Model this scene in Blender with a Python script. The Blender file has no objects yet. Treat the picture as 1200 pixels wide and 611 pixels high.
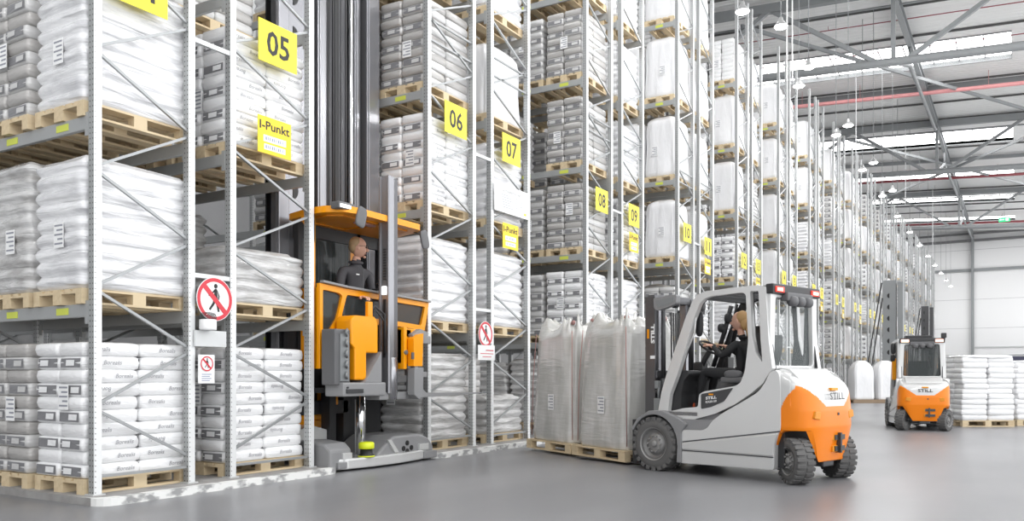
import bpy, bmesh, math, random
from math import sin, cos, pi, radians, sqrt, atan, atan2
from mathutils import Vector, Matrix
from mathutils.geometry import tessellate_polygon
random.seed(7)
SC = bpy.context.scene
COL = SC.collection

# ------------------------------------------------------------------ materials
def mat(name, col, rough=0.5, metal=0.0, coat=0.0, bump=None, var=None, emit=None, alpha=None, dots=None, spec=None, trans=None):
    m = bpy.data.materials.new(name); m.use_nodes = True
    nt = m.node_tree; N = nt.nodes; Lk = nt.links
    b = N['Principled BSDF']
    b.inputs['Base Color'].default_value = (*col, 1)
    b.inputs['Roughness'].default_value = rough
    b.inputs['Metallic'].default_value = metal
    b.inputs['Coat Weight'].default_value = coat
    b.inputs['Coat Roughness'].default_value = 0.12
    if spec is not None: b.inputs['Specular IOR Level'].default_value = spec
    tc = N.new('ShaderNodeTexCoord')
    if bump:   # (scale vec, strength, distance, detail)
        mp = N.new('ShaderNodeMapping'); mp.inputs['Scale'].default_value = bump[0]
        nz = N.new('ShaderNodeTexNoise'); nz.inputs['Scale'].default_value = 1.0; nz.inputs['Detail'].default_value = bump[3]
        nz.inputs['Distortion'].default_value = 0.6
        bp = N.new('ShaderNodeBump'); bp.inputs['Strength'].default_value = bump[1]; bp.inputs['Distance'].default_value = bump[2]
        Lk.new(tc.outputs['Object'], mp.inputs['Vector']); Lk.new(mp.outputs[0], nz.inputs['Vector'])
        Lk.new(nz.outputs['Fac'], bp.inputs['Height']); Lk.new(bp.outputs[0], b.inputs['Normal'])
        Lk.new(bp.outputs[0], b.inputs['Coat Normal'])
    if var:    # (scale vec, colour2, lo, hi)
        mp = N.new('ShaderNodeMapping'); mp.inputs['Scale'].default_value = var[0]
        nz = N.new('ShaderNodeTexNoise'); nz.inputs['Scale'].default_value = 1.0; nz.inputs['Detail'].default_value = 5
        rp = N.new('ShaderNodeValToRGB')
        rp.color_ramp.elements[0].position = var[2]; rp.color_ramp.elements[0].color = (*col, 1)
        rp.color_ramp.elements[1].position = var[3]; rp.color_ramp.elements[1].color = (*var[1], 1)
        Lk.new(tc.outputs['Object'], mp.inputs['Vector']); Lk.new(mp.outputs[0], nz.inputs['Vector'])
        Lk.new(nz.outputs['Fac'], rp.inputs[0]); Lk.new(rp.outputs[0], b.inputs['Base Color'])
    if dots:   # punched holes: (axis a, axis b, period, offset list on b, radius, dark colour)
        sep = N.new('ShaderNodeSeparateXYZ'); Lk.new(tc.outputs['Object'], sep.inputs[0])
        def mth(op, a, c=None):
            n = N.new('ShaderNodeMath'); n.operation = op
            for i, v in enumerate((a, c)):
                if v is None: continue
                if isinstance(v, (int, float)): n.inputs[i].default_value = v
                else: Lk.new(v, n.inputs[i])
            return n.outputs[0]
        fz = mth('FRACT', mth('MULTIPLY', sep.outputs[2], 1 / dots[0]))
        dz = mth('MULTIPLY', mth('SUBTRACT', fz, 0.5), dots[0])
        best = None
        for ax, off in dots[1]:
            dx = mth('SUBTRACT', sep.outputs[ax], off)
            d = mth('SQRT', mth('ADD', mth('MULTIPLY', dx, dx), mth('MULTIPLY', dz, dz)))
            h = mth('LESS_THAN', d, dots[2])
            best = h if best is None else mth('MAXIMUM', best, h)
        mx = N.new('ShaderNodeMix'); mx.data_type = 'RGBA'
        mx.inputs['A'].default_value = (*col, 1); mx.inputs['B'].default_value = (*dots[3], 1)
        Lk.new(best, mx.inputs['Factor']); Lk.new(mx.outputs['Result'], b.inputs['Base Color'])
    if emit:
        b.inputs['Emission Color'].default_value = (*emit[0], 1); b.inputs['Emission Strength'].default_value = emit[1]
    if alpha is not None: b.inputs['Alpha'].default_value = alpha
    if trans is not None:
        b.inputs['Transmission Weight'].default_value = trans
        b.inputs['IOR'].default_value = 1.1
    return m

MT = {}
def DM(k, *a, **kw): MT[k] = mat(k, *a, **kw)
DM('floor', (.195, .195, .205), .33, bump=((3, 3, 3), .05, .01, 3), var=((.35, .9, 1), (.25, .25, .26), .35, .7))
DM('concrete', (.36, .35, .34), .8, bump=((30, 30, 30), .3, .004, 4), var=((4, 4, 4), (.26, .25, .24), .4, .7))
DM('kerb_paint', (.80, .80, .78), .6, var=((5, 5, 9), (.33, .33, .33), .50, .60))
DM('deck', (.76, .76, .75), .6)
DM('steel', (.23, .24, .245), .5)
DM('brace_steel', (.36, .37, .375), .35, metal=.4)
DM('steel_dark', (.14, .14, .145), .5)
DM('steel_light', (.50, .51, .51), .45)
DM('pipe_red', (.27, .06, .07), .4)
DM('pipe_pink', (.62, .27, .27), .4)
DM('pipe_dark', (.09, .09, .09), .5)
DM('wall_panel', (.72, .72, .72), .45)
DM('wall_grey', (.34, .34, .345), .7)
DM('skylight', (.9, .9, .9), .3, emit=((1, 1, 1), 5.5))
DM('lamp_glow', (1, 1, 1), .3, emit=((1, 1, .98), 14))
DM('lamp_body', (.5, .5, .5), .35, metal=.6)
DM('post_front_lit', (.80, .81, .81), .32, metal=.25, dots=(.05, [(0, .012)], .0055, (.12, .12, .12)))  # galvanised post, brightness of the lit front put into the colour
DM('post_side_shaded', (.40, .41, .41), .38, metal=.4, dots=(.05, [(1, .022), (1, .066)], .0075, (.06, .06, .06)))  # same galvanised steel, shade of the aisle side put into the colour
DM('galv', (.66, .67, .67), .33, metal=.35)
DM('beam', (.40, .41, .41), .38, metal=.3)
DM('lime', (.62, .68, .10), .5)
DM('wood', (.68, .55, .36), .75, bump=((40, 8, 40), .25, .002, 3), var=((3, 14, 14), (.55, .42, .26), .45, .75))
DM('wood_dark', (.30, .22, .15), .8)
DM('sack_white', (.88, .88, .885), .3, coat=.3, bump=((7, 7, 26), .55, .02, 4))
DM('sack_end', (.21, .21, .22), .4, coat=.4, bump=((9, 9, 20), .4, .02, 3))
DM('sack_print', (.33, .33, .35), .5)
DM('sack_grey', (.60, .595, .59), .3, coat=.5, bump=((6, 6, 22), .6, .02, 4))
DM('sack_brown', (.46, .445, .43), .32, coat=.5, bump=((6, 6, 22), .6, .02, 4))
DM('sack_dark', (.22, .22, .23), .3, coat=.5, bump=((6, 6, 22), .6, .02, 4))
DM('film_white', (.88, .88, .89), .2, coat=.8, bump=((1.6, 1.6, 15), .8, .045, 4), var=((2.5, 2.5, 11), (.66, .66, .68), .45, .7))
DM('film_grey', (.68, .675, .67), .18, coat=.9, bump=((1.8, 1.8, 14), .9, .05, 4), var=((2.5, 2.5, 9), (.42, .41, .40), .44, .66))
DM('bag_white', (.84, .84, .85), .3, coat=.35, bump=((5, 5, 1.2), .5, .05, 4))
DM('bag_film', (.50, .495, .47), .16, coat=1.0, bump=((3, 3, 22), .35, .02, 3), var=((4, 4, 1.2), (.68, .67, .65), .42, .66))
DM('bag_loop', (.40, .22, .20), .6)
DM('paper', (.88, .88, .88), .6)
DM('paper_ink', (.30, .31, .35), .7)
DM('yellow', (.90, .76, .04), .45)
DM('yellow_warm', (.92, .66, .02), .45)
DM('black', (.015, .015, .016), .5)
DM('sign_white', (.88, .88, .88), .4)
DM('sign_red', (.66, .04, .06), .4)
DM('ink_blue', (.30, .33, .45), .6)
DM('orange', (.90, .235, .004), .30, coat=.15, spec=.35)
DM('amber', (.90, .34, .003), .32, coat=.12, spec=.35)
DM('amber_dark', (.75, .28, .01), .4)
DM('silver', (.70, .70, .695), .26, metal=.25, coat=.3)
DM('silver_light', (.64, .64, .635), .22, metal=.25, coat=.4)
DM('grey_panel', (.26, .26, .265), .45)
DM('dark_metal', (.075, .076, .08), .38, metal=.4)
DM('mast_metal', (.13, .13, .137), .32, metal=.55)
DM('mast_light', (.33, .33, .35), .25, metal=.7)
DM('chrome', (.75, .75, .76), .12, metal=1)
DM('rubber', (.12, .118, .116), .75, bump=((40, 40, 40), .2, .003, 2))
DM('rim', (.30, .295, .29), .45, metal=.3)
DM('plastic', (.03, .03, .032), .45)
DM('plastic_grey', (.12, .12, .125), .5)
DM('tail_red', (.6, .02, .01), .25, emit=((1, .05, .02), .5))
DM('tail_glow', (.9, .4, .3), .3, emit=((1, .6, .45), 2.2))
DM('lens', (.8, .8, .8), .1, emit=((1, 1, 1), 1.5))
DM('glass', (.5, .55, .55), .05, alpha=.10, spec=.3)
DM('glass_dark', (.06, .07, .07), .05, alpha=.5, spec=.3)
DM('skin', (.72, .42, .31), .5)
DM('hair_blond', (.42, .29, .16), .55, bump=((90, 90, 20), .5, .004, 3))
DM('hair_ginger', (.55, .33, .14), .55, bump=((90, 90, 20), .5, .004, 3))
DM('jacket', (.075, .073, .08), .8, bump=((18, 18, 18), .35, .01, 3))
DM('jacket_black', (.018, .018, .02), .75, bump=((18, 18, 18), .35, .01, 3))
DM('trousers', (.02, .02, .022), .8, bump=((18, 18, 18), .3, .01, 3))
DM('shoe', (.05, .04, .04), .6)
DM('shoe_red', (.6, .10, .03), .6)
DM('scanner_yellow', (.72, .80, .02), .4)
DM('exit_green', (.02, .45, .16), .4, emit=((.05, .7, .3), .5))
DM('dock_dark', (.05, .05, .09), .5)

# deck corrugation
def corrugate(m, scale, axis_vec, dist):
    nt = m.node_tree; N = nt.nodes; b = N['Principled BSDF']
    tc = N.new('ShaderNodeTexCoord'); mp = N.new('ShaderNodeMapping'); mp.inputs['Scale'].default_value = axis_vec
    w = N.new('ShaderNodeTexWave'); w.inputs['Scale'].default_value = scale; w.bands_direction = 'X'
    bp = N.new('ShaderNodeBump'); bp.inputs['Distance'].default_value = dist; bp.inputs['Strength'].default_value = .6
    nt.links.new(tc.outputs['Object'], mp.inputs[0]); nt.links.new(mp.outputs[0], w.inputs[0])
    nt.links.new(w.outputs['Fac'], bp.inputs['Height']); nt.links.new(bp.outputs[0], b.inputs['Normal'])
corrugate(MT['deck'], 1.0, (.9, 1, 1), .06)

# ------------------------------------------------------------------ mesh builder
class M:
    def __init__(s): s.bm = bmesh.new(); s.mi = 0
    def _f(s, faces):
        for f in faces: f.material_index = s.mi
    def poly(s, vs):
        vv = [s.bm.verts.new(v) for v in vs]
        f = s.bm.faces.new(vv); f.material_index = s.mi; return f
    def box(s, x0, x1, y0, y1, z0, z1, bev=0):
        v = [s.bm.verts.new((x, y, z)) for x in (x0, x1) for y in (y0, y1) for z in (z0, z1)]
        fs = [s.bm.faces.new([v[i] for i in q]) for q in ((0, 1, 3, 2), (4, 6, 7, 5), (0, 4, 5, 1), (2, 3, 7, 6), (0, 2, 6, 4), (1, 5, 7, 3))]
        s._f(fs)
        if bev:
            es = list({e for f in fs for e in f.edges})
            r = bmesh.ops.bevel(s.bm, geom=es, offset=bev, segments=2, affect='EDGES', profile=.6)
            for f in r['faces']: f.material_index = s.mi
        return s
    def obox(s, a, b, w, h, up=(0, 0, 1)):      # bar between two points, section w (sideways) x h (up)
        a, b = Vector(a), Vector(b); d = (b - a).normalized(); u = Vector(up)
        if abs(d.dot(u)) > .98: u = Vector((0, 1, 0))
        r = d.cross(u).normalized(); u = r.cross(d).normalized()
        v = []
        for p in (a, b):
            for q in ((-1, -1), (1, -1), (1, 1), (-1, 1)):
                v.append(s.bm.verts.new(p + r * (q[0] * w / 2) + u * (q[1] * h / 2)))
        fs = [s.bm.faces.new([v[i] for i in q]) for q in ((0, 3, 2, 1), (4, 5, 6, 7), (0, 1, 5, 4), (1, 2, 6, 5), (2, 3, 7, 6), (3, 0, 4, 7))]
        s._f(fs); return s
    def tube(s, pts, r, seg=10, caps=True):
        pts = [Vector(p) for p in pts]; rings = []
        rr = r if isinstance(r, (list, tuple)) else [r] * len(pts)
        prev = None
        for i, p in enumerate(pts):
            d = (pts[min(i + 1, len(pts) - 1)] - pts[max(i - 1, 0)]).normalized()
            if prev is None:
                u = Vector((0, 0, 1)) if abs(d.z) < .9 else Vector((1, 0, 0))
            else: u = prev
            a = d.cross(u).normalized(); u = a.cross(d).normalized(); prev = u
            rings.append([s.bm.verts.new(p + (a * cos(t) + u * sin(t)) * rr[i]) for t in [2 * pi * k / seg for k in range(seg)]])
        for A, B in zip(rings, rings[1:]):
            for k in range(seg):
                f = s.bm.faces.new((A[k], A[(k + 1) % seg], B[(k + 1) % seg], B[k])); f.material_index = s.mi; f.smooth = True
        if caps:
            for R, rev in ((rings[0], True), (rings[-1], False)):
                f = s.bm.faces.new(list(reversed(R)) if rev else R); f.material_index = s.mi
        return s
    def lathe(s, prof, c, axis='X', seg=32, caps=(True, True)):    # prof: list of (radius, offset along axis)
        c = Vector(c); rings = []
        for r, o in prof:
            ring = []
            for k in range(seg):
                t = 2 * pi * k / seg
                p = {'X': Vector((o, r * cos(t), r * sin(t))), 'Y': Vector((r * cos(t), o, r * sin(t))), 'Z': Vector((r * cos(t), r * sin(t), o))}[axis]
                ring.append(s.bm.verts.new(c + p))
            rings.append(ring)
        for A, B in zip(rings, rings[1:]):
            for k in range(seg):
                f = s.bm.faces.new((A[k], A[(k + 1) % seg], B[(k + 1) % seg], B[k])); f.material_index = s.mi; f.smooth = True
        for R, on in ((rings[0], caps[0]), (rings[-1], caps[1])):
            if on: f = s.bm.faces.new(R); f.material_index = s.mi
        return s
    def prism(s, outer, a0, a1, axis='X', holes=()):   # polygon (u,v) extruded along axis
        loops = [list(outer)] + [list(h) for h in holes]
        def P(u, v, o): return {'X': (o, u, v), 'Y': (u, o, v), 'Z': (u, v, o)}[axis]
        tris = tessellate_polygon([[Vector((u, v, 0)) for u, v in l] for l in loops])
        flat = [p for l in loops for p in l]
        A = [s.bm.verts.new(P(u, v, a0)) for u, v in flat]; B = [s.bm.verts.new(P(u, v, a1)) for u, v in flat]
        fs = []
        for t in tris:
            for q in ([A[i] for i in t], [B[i] for i in reversed(t)]):
                try: fs.append(s.bm.faces.new(q))
                except ValueError: pass
        k = 0
        for l in loops:
            n = len(l)
            for i in range(n):
                a, b = k + i, k + (i + 1) % n
                fs.append(s.bm.faces.new((A[a], A[b], B[b], B[a])))
            k += n
        s._f(fs); return s
    def blob(s, c, r, e1=1., e2=1., nu=24, nv=12, noise=0, seed=0, rot=None, taper=None):
        rnd = random.Random(seed); ph = [rnd.uniform(0, 6.28) for _ in range(6)]
        def sp(v, e): return math.copysign(abs(v) ** e, v)
        c = Vector(c); rows = []
        for j in range(1, nv):
            eta = -pi / 2 + pi * j / nv; row = []
            for i in range(nu):
                w = -pi + 2 * pi * i / nu
                x = sp(cos(eta), e1) * sp(cos(w), e2); y = sp(cos(eta), e1) * sp(sin(w), e2); z = sp(sin(eta), e1)
                k = 1 + noise * (sin(3 * x + ph[0] + 4 * z) + sin(5 * y + ph[1] - 3 * z) + .6 * sin(9 * x - 7 * y + ph[2])) / 2.6
                p = Vector((x * r[0] * k, y * r[1] * k, z * r[2] * k))
                if taper: q = taper(z); p.x *= q; p.y *= q
                if rot: p = rot @ p
                row.append(s.bm.verts.new(c + p))
            rows.append(row)
        bt = Vector((0, 0, -r[2])); tp = Vector((0, 0, r[2]))
        if rot: bt = rot @ bt; tp = rot @ tp
        vb = s.bm.verts.new(c + bt); vt = s.bm.verts.new(c + tp)
        for A, B in zip(rows, rows[1:]):
            for i in range(nu):
                f = s.bm.faces.new((A[i], A[(i + 1) % nu], B[(i + 1) % nu], B[i])); f.smooth = True; f.material_index = s.mi
        for i in range(nu):
            f = s.bm.faces.new((vb, rows[0][(i + 1) % nu], rows[0][i])); f.smooth = True; f.material_index = s.mi
            f = s.bm.faces.new((vt, rows[-1][i], rows[-1][(i + 1) % nu])); f.smooth = True; f.material_index = s.mi
        return s
    def mesh(s, name, mats):
        bmesh.ops.recalc_face_normals(s.bm, faces=s.bm.faces[:])
        me = bpy.data.meshes.new(name); s.bm.to_mesh(me); s.bm.free()
        for k in (mats if isinstance(mats, (list, tuple)) else [mats]): me.materials.append(MT[k])
        return me

def link(name, me, parent=None, loc=(0, 0, 0), rz=0):
    o = bpy.data.objects.new(name, me); COL.objects.link(o)
    if parent is not None: o.parent = parent
    o.location = loc; o.rotation_euler = (0, 0, rz)
    return o
def part(name, m, mats, parent=None, loc=(0, 0, 0), rz=0):
    return link(name, m.mesh(name, mats), parent, loc, rz)
def tag(o, label=None, cat=None, group=None, kind=None):
    if label: o['label'] = label
    if cat: o['category'] = cat
    if group: o['group'] = group
    if kind: o['kind'] = kind
    return o
def thing(name, label, cat, loc=(0, 0, 0), rz=0, group=None):
    return tag(link(name, None, None, loc, rz), label, cat, group)
def struct(o): o['kind'] = 'structure'; return o
def bevel(o, w=.01, seg=2, ang=35):
    b = o.modifiers.new('bevel', 'BEVEL'); b.width = w; b.segments = seg; b.limit_method = 'ANGLE'; b.angle_limit = radians(ang)
    return o

_tc = {}
def text_geo(s, size=1., bold=0.0, shear=0.0):
    """vertices / faces of a flat text centred on the origin, in the xy plane"""
    key = (s, bold, shear)
    if key not in _tc:
        cu = bpy.data.curves.new('t', 'FONT'); cu.body = s; cu.size = 1; cu.offset = bold; cu.shear = shear
        cu.align_x = 'CENTER'; cu.align_y = 'CENTER'; cu.resolution_u = 2
        o = bpy.data.objects.new('t', cu); COL.objects.link(o)
        dg = bpy.context.evaluated_depsgraph_get(); me = o.evaluated_get(dg).to_mesh()
        vs = [v.co.copy() for v in me.vertices]; fs = [list(p.vertices) for p in me.polygons]
        o.evaluated_get(dg).to_mesh_clear(); bpy.data.objects.remove(o); bpy.data.curves.remove(cu)
        x0, x1 = min(v.x for v in vs), max(v.x for v in vs); y0, y1 = min(v.y for v in vs), max(v.y for v in vs)
        vs = [Vector((v.x - (x0 + x1) / 2, v.y - (y0 + y1) / 2, 0)) for v in vs]
        _tc[key] = (vs, fs, x1 - x0, y1 - y0)
    return _tc[key]
def add_text(m, s, w, h, org, right=(1, 0, 0), up=(0, 0, 1), bold=0.0, shear=0.0):
    vs, fs, tw, th = text_geo(s, 1, bold, shear)
    R, U, O = Vector(right).normalized(), Vector(up).normalized(), Vector(org)
    vv = [m.bm.verts.new(O + R * (v.x * w / tw) + U * (v.y * h / th)) for v in vs]
    for f in fs:
        try: g = m.bm.faces.new([vv[i] for i in f]); g.material_index = m.mi
        except ValueError: pass

# ------------------------------------------------------------------ camera
YAW = atan(593 / 980.)
cam = bpy.data.objects.new('camera', bpy.data.cameras.new('camera')); COL.objects.link(cam)
cam.data.sensor_width = 36; cam.data.lens = 36 * 980 / 1200.
cam.data.shift_y = (440 - 305.5) / 1200.; cam.data.clip_end = 400; cam.data.clip_start = .05
cam.location = (0, 0, 1.12); cam.rotation_euler = (pi / 2, 0, YAW - pi / 2)
SC.camera = cam
FC, FS = cos(YAW), sin(YAW)
def project(X, Y, Z):
    dz = X * FC + Y * FS; dx = X * FS - Y * FC
    return (600 + 980 * dx / dz, 440 - 980 * (Z - 1.12) / dz) if dz > .1 else (-9999, 0)
# ------------------------------------------------------------------ hall shell
FZ = -.07; WX = 105.7; YG = 4.3
def roofz(Y, base=16.96): return base + .057 * (Y - YG)
YA, YB = -9.0, 18.0
m = M(); m.box(-6, WX, YA, YB, FZ - .2, FZ); struct(part('floor', m, 'floor'))
m = M(); m.box(WX, WX + .3, YA, YB, FZ, 18.2)
m.mi = 1
for z in (1.9, 3.35, 6.3, 9.5, 15.0): m.box(WX - .012, WX, YA, YB, z, z + .035)
struct(part('wall_far', m, ['wall_panel', 'wall_grey']))
m = M(); m.box(-6, WX, YB, YB + .3, FZ, 18.3); struct(part('wall_left', m, 'wall_grey'))
# steel column and rails on the far wall
m = M(); m.box(WX - .42, WX - .02, YG - .14, YG + .14, FZ, 16.6); struct(part('trim_1', m, 'steel'))
m = M(); m.box(WX - .22, WX - .02, YA, YB, 12.62, 12.92); struct(part('trim_2', m, 'steel'))
m = M(); m.box(WX - .1, WX - .02, YA, YG - .2, 4.15, 4.28); m.box(WX - .1, WX - .02, YA, YG + 4, 3.32, 3.38); struct(part('trim_3', m, 'steel_light'))
m = M(); m.box(WX - .35, WX - .02, YA, YB, 15.9, 16.15); m.box(WX - .25, WX - .02, YA, YB, 16.7, 16.9); struct(part('trim_4', m, 'steel_dark'))
# loading dock door with dark seal, in the far wall
m = M(); m.box(WX - .25, WX, -.9, 2.3, FZ, 2.75)
m.mi = 1; m.box(WX - .45, WX - .02, -1.2, 2.6, 2.6, 3.15); m.box(WX - .45, WX - .02, 2.3, 2.65, FZ, 2.6); m.box(WX - .45, WX - .02, -1.25, -.9, FZ, 2.6)
m.mi = 2
for k in range(5): m.box(WX - .29, WX - .25, -.9, 2.3, .45 * k + .2, .45 * k + .23)
struct(part('door_1', m, ['wall_panel', 'dock_dark', 'steel']))
# roof deck in bays between the skylight strips
SKY = [(14., 2.8), (30., 2.8), (46.3, 3.7), (63.3, 3.7), (75.0, 3.4), (85.8, 3.2), (97.2, 2.9)]
edges = [-6.0]
for c_, w_ in SKY: edges += [c_ - w_ / 2, c_ + w_ / 2]
edges.append(WX)
def slab(m, x0, x1, y0, y1, t0, t1):
    v = [m.bm.verts.new((x, y, roofz(y) + t)) for x in (x0, x1) for y in (y0, y1) for t in (t0, t1)]
    for q in ((0, 1, 3, 2), (4, 6, 7, 5), (0, 4, 5, 1), (2, 3, 7, 6), (0, 2, 6, 4), (1, 5, 7, 3)):
        f = m.bm.faces.new([v[i] for i in q]); f.material_index = m.mi
m = M()
for a, b in zip(edges[0::2], edges[1::2]): slab(m, a, b, YA, YB, .12, .3)
for c_, w_ in SKY: slab(m, c_ - w_ / 2, c_ + w_ / 2, -.9, .25, .12, .3)
struct(part('ceiling', m, 'deck'))
n = 0
for c_, w_ in SKY:
    for y0, y1 in ((.25, YB), (YA, -.9)):
        n += 1; m = M(); slab(m, c_ - w_ / 2, c_ + w_ / 2, y0, y1, .3, .34)
        o = struct(part('window_%d' % n, m, 'skylight'))
        f = M()
        for s in (-1, 1):
            xx = c_ + s * (w_ / 2 + .04)
            f.obox((xx, y0, roofz(y0) + .20), (xx, y1, roofz(y1) + .20), .08, .26)
        y = y0
        while y < y1:
            f.obox((c_ - w_ / 2, y, roofz(y) + .27), (c_ + w_ / 2, y, roofz(y) + .27), .05, .06); y += 1.15
        part('window_frame', f, 'steel', o)
# purlins, sprinkler pipes
m = M()
x = 2.0
while x < WX - 1:
    if all(abs(x - c_) > w_ / 2 + .3 for c_, w_ in SKY):
        m.obox((x, YA, roofz(YA) + .06), (x, YB, roofz(YB) + .06), .05, .10)
    x += 3.75
struct(part('trim_5', m, 'pipe_dark'))
for i, (x, r, mt_) in enumerate([(40.6, .025, 'pipe_red'), (44.4, .025, 'pipe_red'), (49.7, .11, 'pipe_pink'), (72.1, .11, 'pipe_red'), (94.3, .11, 'pipe_red'), (25., .025, 'pipe_red')]):
    m = M(); dz = -.10 if r < .05 else -.75
    m.tube([(x, YA, roofz(YA) + dz), (x, YB - .1, roofz(YB) + dz)], r, 8)
    y = YA + 1
    while y < YB:
        m.tube([(x, y, roofz(y) + dz), (x, y, roofz(y) + .1)], .012, 5); y += 3.1
    tag(part('sprinkler_pipe', m, mt_), ['thin red sprinkler pipe running just in front of the first skylight under the roof', 'thin red sprinkler pipe right beside the nearest big skylight', 'thick pale pink sprinkler pipe crossing between first and second roof truss', 'thick dark red sprinkler pipe running just behind the second roof truss', 'thick dark red sprinkler pipe crossing the roof nearest to the far wall', 'thin red sprinkler pipe nearest to the camera under the roof'][i], 'pipe')
m = M(); m.obox((51.0, YA, roofz(YA) - .15), (51.0, YB, roofz(YB) - .15), .25, .3); m.obox((68.8, YA, roofz(YA) - .1), (68.8, YB, roofz(YB) - .1), .2, .25); struct(part('trim_6', m, 'steel'))
# trusses across the hall
TR = [14.5, 36.8, 58.0, 80.8]
for i, x in enumerate(TR):
    m = M()
    zt = lambda y: roofz(y) - .30
    zb = lambda y: roofz(y) - 3.20
    m.obox((x, YA, zt(YA) + .06), (x, YB, zt(YB) + .06), .30, .38); m.tube([(x + 1.3, YA, zt(YA) - .1), (x + 1.3, YB, zt(YB) - .1)], .05, 8)
    m.tube([(x, YA, zb(YA)), (x, YB, zb(YB))], .17, 10)
    for k in (-1, 0, 1):
        yc = YG + k * 9.6
        m.obox((x, yc, zb(yc)), (x, yc, zt(yc)), .16, .16, up=(0, 1, 0))
        m.obox((x, yc + .5, zb(yc)), (x, yc + 4.9, zt(yc + 4.9)), .17, .17)
        m.obox((x, yc - .5, zb(yc)), (x, yc - 4.7, zt(yc - 4.7)), .17, .17)
    struct(part('trim_%d' % (7 + i), m, 'steel'))
# long girder under the ridge line with the tie bars between trusses
m = M(); z0 = roofz(YG) - .55
m.obox((-6, YG, z0), (WX, YG, z0), .22, .07); m.obox((-6, YG, z0 + .42), (WX, YG, z0 + .42), .22, .05); m.obox((-6, YG, z0 + .2), (WX, YG, z0 + .2), .05, .40)
for a, b in zip(TR, TR[1:] + [WX]):
    zbot = roofz(YG) - 3.2
    m.tube([(a + .2, YG, zbot + .1), (a + 2.5, YG, zbot + .7), (a + 6, YG, zbot + 1.75), (b - 1.2, YG, z0 - .35), (b - .2, YG, z0)], .09, 8)
    m.tube([(a + 6, YG, zbot + 1.75), (a + 6, YG, z0)], .05, 6)
struct(part('trim_11', m, 'steel'))
# wind bracing in the roof plane behind the second truss
m = M()
for (xa, ya, xb, yb) in ((58.3, 9.5, 80, -2.5), (58.3, -2.2, 80, 10.5), (37, 10.5, 57.5, -2), ):
    m.obox((xa, ya, roofz(ya) - .7), (xb, yb, roofz(yb) - .7), .10, .16)
struct(part('trim_12', m, 'steel'))
# thin hanging droppers from the roof
for i, (px_, py_, x) in enumerate([(922, 95, 25.6), (1003, 178, 44.), (1061, 240, 58.), (1093, 300, 80.)]):
    dz = x
    # ground position along the ray of the photograph column at distance x
    a = px_ - 600; dx_, dy_ = FC * 980 + FS * a, FS * 980 - FC * a
    y = x * dy_ / dx_; zlow = 1.12 + (440 - py_) * x / dx_
    m = M()
    m.tube([(x, y, zlow), (x + .05, y, (zlow + roofz(y)) / 2), (x, y, roofz(y))], .022, 6)
    if i == 0: m.tube([(x, y - .16, zlow), (x, y - .16, roofz(y))], .018, 6)
    tag(part('hanging_cable', m, 'paper'), ['pale pair of cables hanging in front of the rack tops', 'pale cable hanging in front of the second skylight', 'thin pale cable hanging in front of the third skylight', 'thin pale cable hanging near the far wall'][i], 'cable')
# pendant high bay lamps (unseen point lights are added nearer the viewer)
def lamp_mesh():
    m = M(); m.lathe([(.02, .26), (.05, .24), (.055, .17), (.11, .10), (.18, .02), (.19, 0), (.17, .005)], (0, 0, 0), 'Z', 20); return m.mesh('lamp_shade', 'lamp_body')
sh = lamp_mesh(); m = M(); m.lathe([(.17, .012), (.14, -.03), (.02, -.05)], (0, 0, 0), 'Z', 20); gl = m.mesh('lamp_lens', 'lamp_glow')
LAMPS = [(5.95, 21.07 + 6.35 * k) for k in range(13)] + [(5.34, 22.5), (5.34, 25.9), (5.34, 32.7), (5.34, 39.), (5.34, 45.4)]
ords = ['first', 'second', 'third', 'fourth', 'fifth', 'sixth', 'seventh', 'eighth', 'ninth', 'tenth', 'eleventh', 'twelfth', 'thirteenth', 'fourteenth']
for i, (y, x) in enumerate(LAMPS):
    z = 10.3
    k = i if i < 13 else i - 13
    t = thing('pendant_lamp', ('pendant lamp in the long row beside the rack tops, %s from the camera' if i < 13 else 'pendant lamp hanging further out over the main aisle, %s from the camera') % ords[k], 'lamp', (x, y, z), 0, 'pendant lamps over the main aisle')
    link('lamp_shade', sh, t); link('lamp_lens', gl, t)
    if x < 60:
        l_ = bpy.data.lights.new('lamp_or_fill_light', 'POINT'); l_.energy = 75; l_.shadow_soft_size = .25
        lo = bpy.data.objects.new('lamp_or_fill_light', l_); COL.objects.link(lo); lo.location = (x, y, z - .35)
    m = M(); m.tube([(0, 0, .25), (0, 0, roofz(y) - z)], .012, 5); part('suspension_rod', m, 'steel', t)
# exit sign hanging from the roof
a = 1177 - 600; xx = 88.; dx_, dy_ = FC * 980 + FS * a, FS * 980 - FC * a
ye = xx * dy_ / dx_; ze = 1.12 + (440 - 257.5) * xx / dx_
t = thing('exit_sign', 'small green emergency exit sign hanging under the roof near the far wall', 'sign', (xx, ye, ze))
m = M(); m.box(-.05, .05, -.45, .45, -.2, .2); part('sign_box', m, 'exit_green', t)
m = M(); m.box(-.056, -.05, -.34, -.1, -.13, .13); m.box(-.056, -.05, 0, .3, -.04, .04); m.prism([(.3, .1), (.3, -.1), (.4, 0)], -.056, -.05); part('pictogram', m, 'sign_white', t)
m = M(); m.tube([(0, 0, .2), (0, 0, roofz(ye) - ze)], .015, 5); part('suspension_rod', m, 'steel', t)

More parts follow.
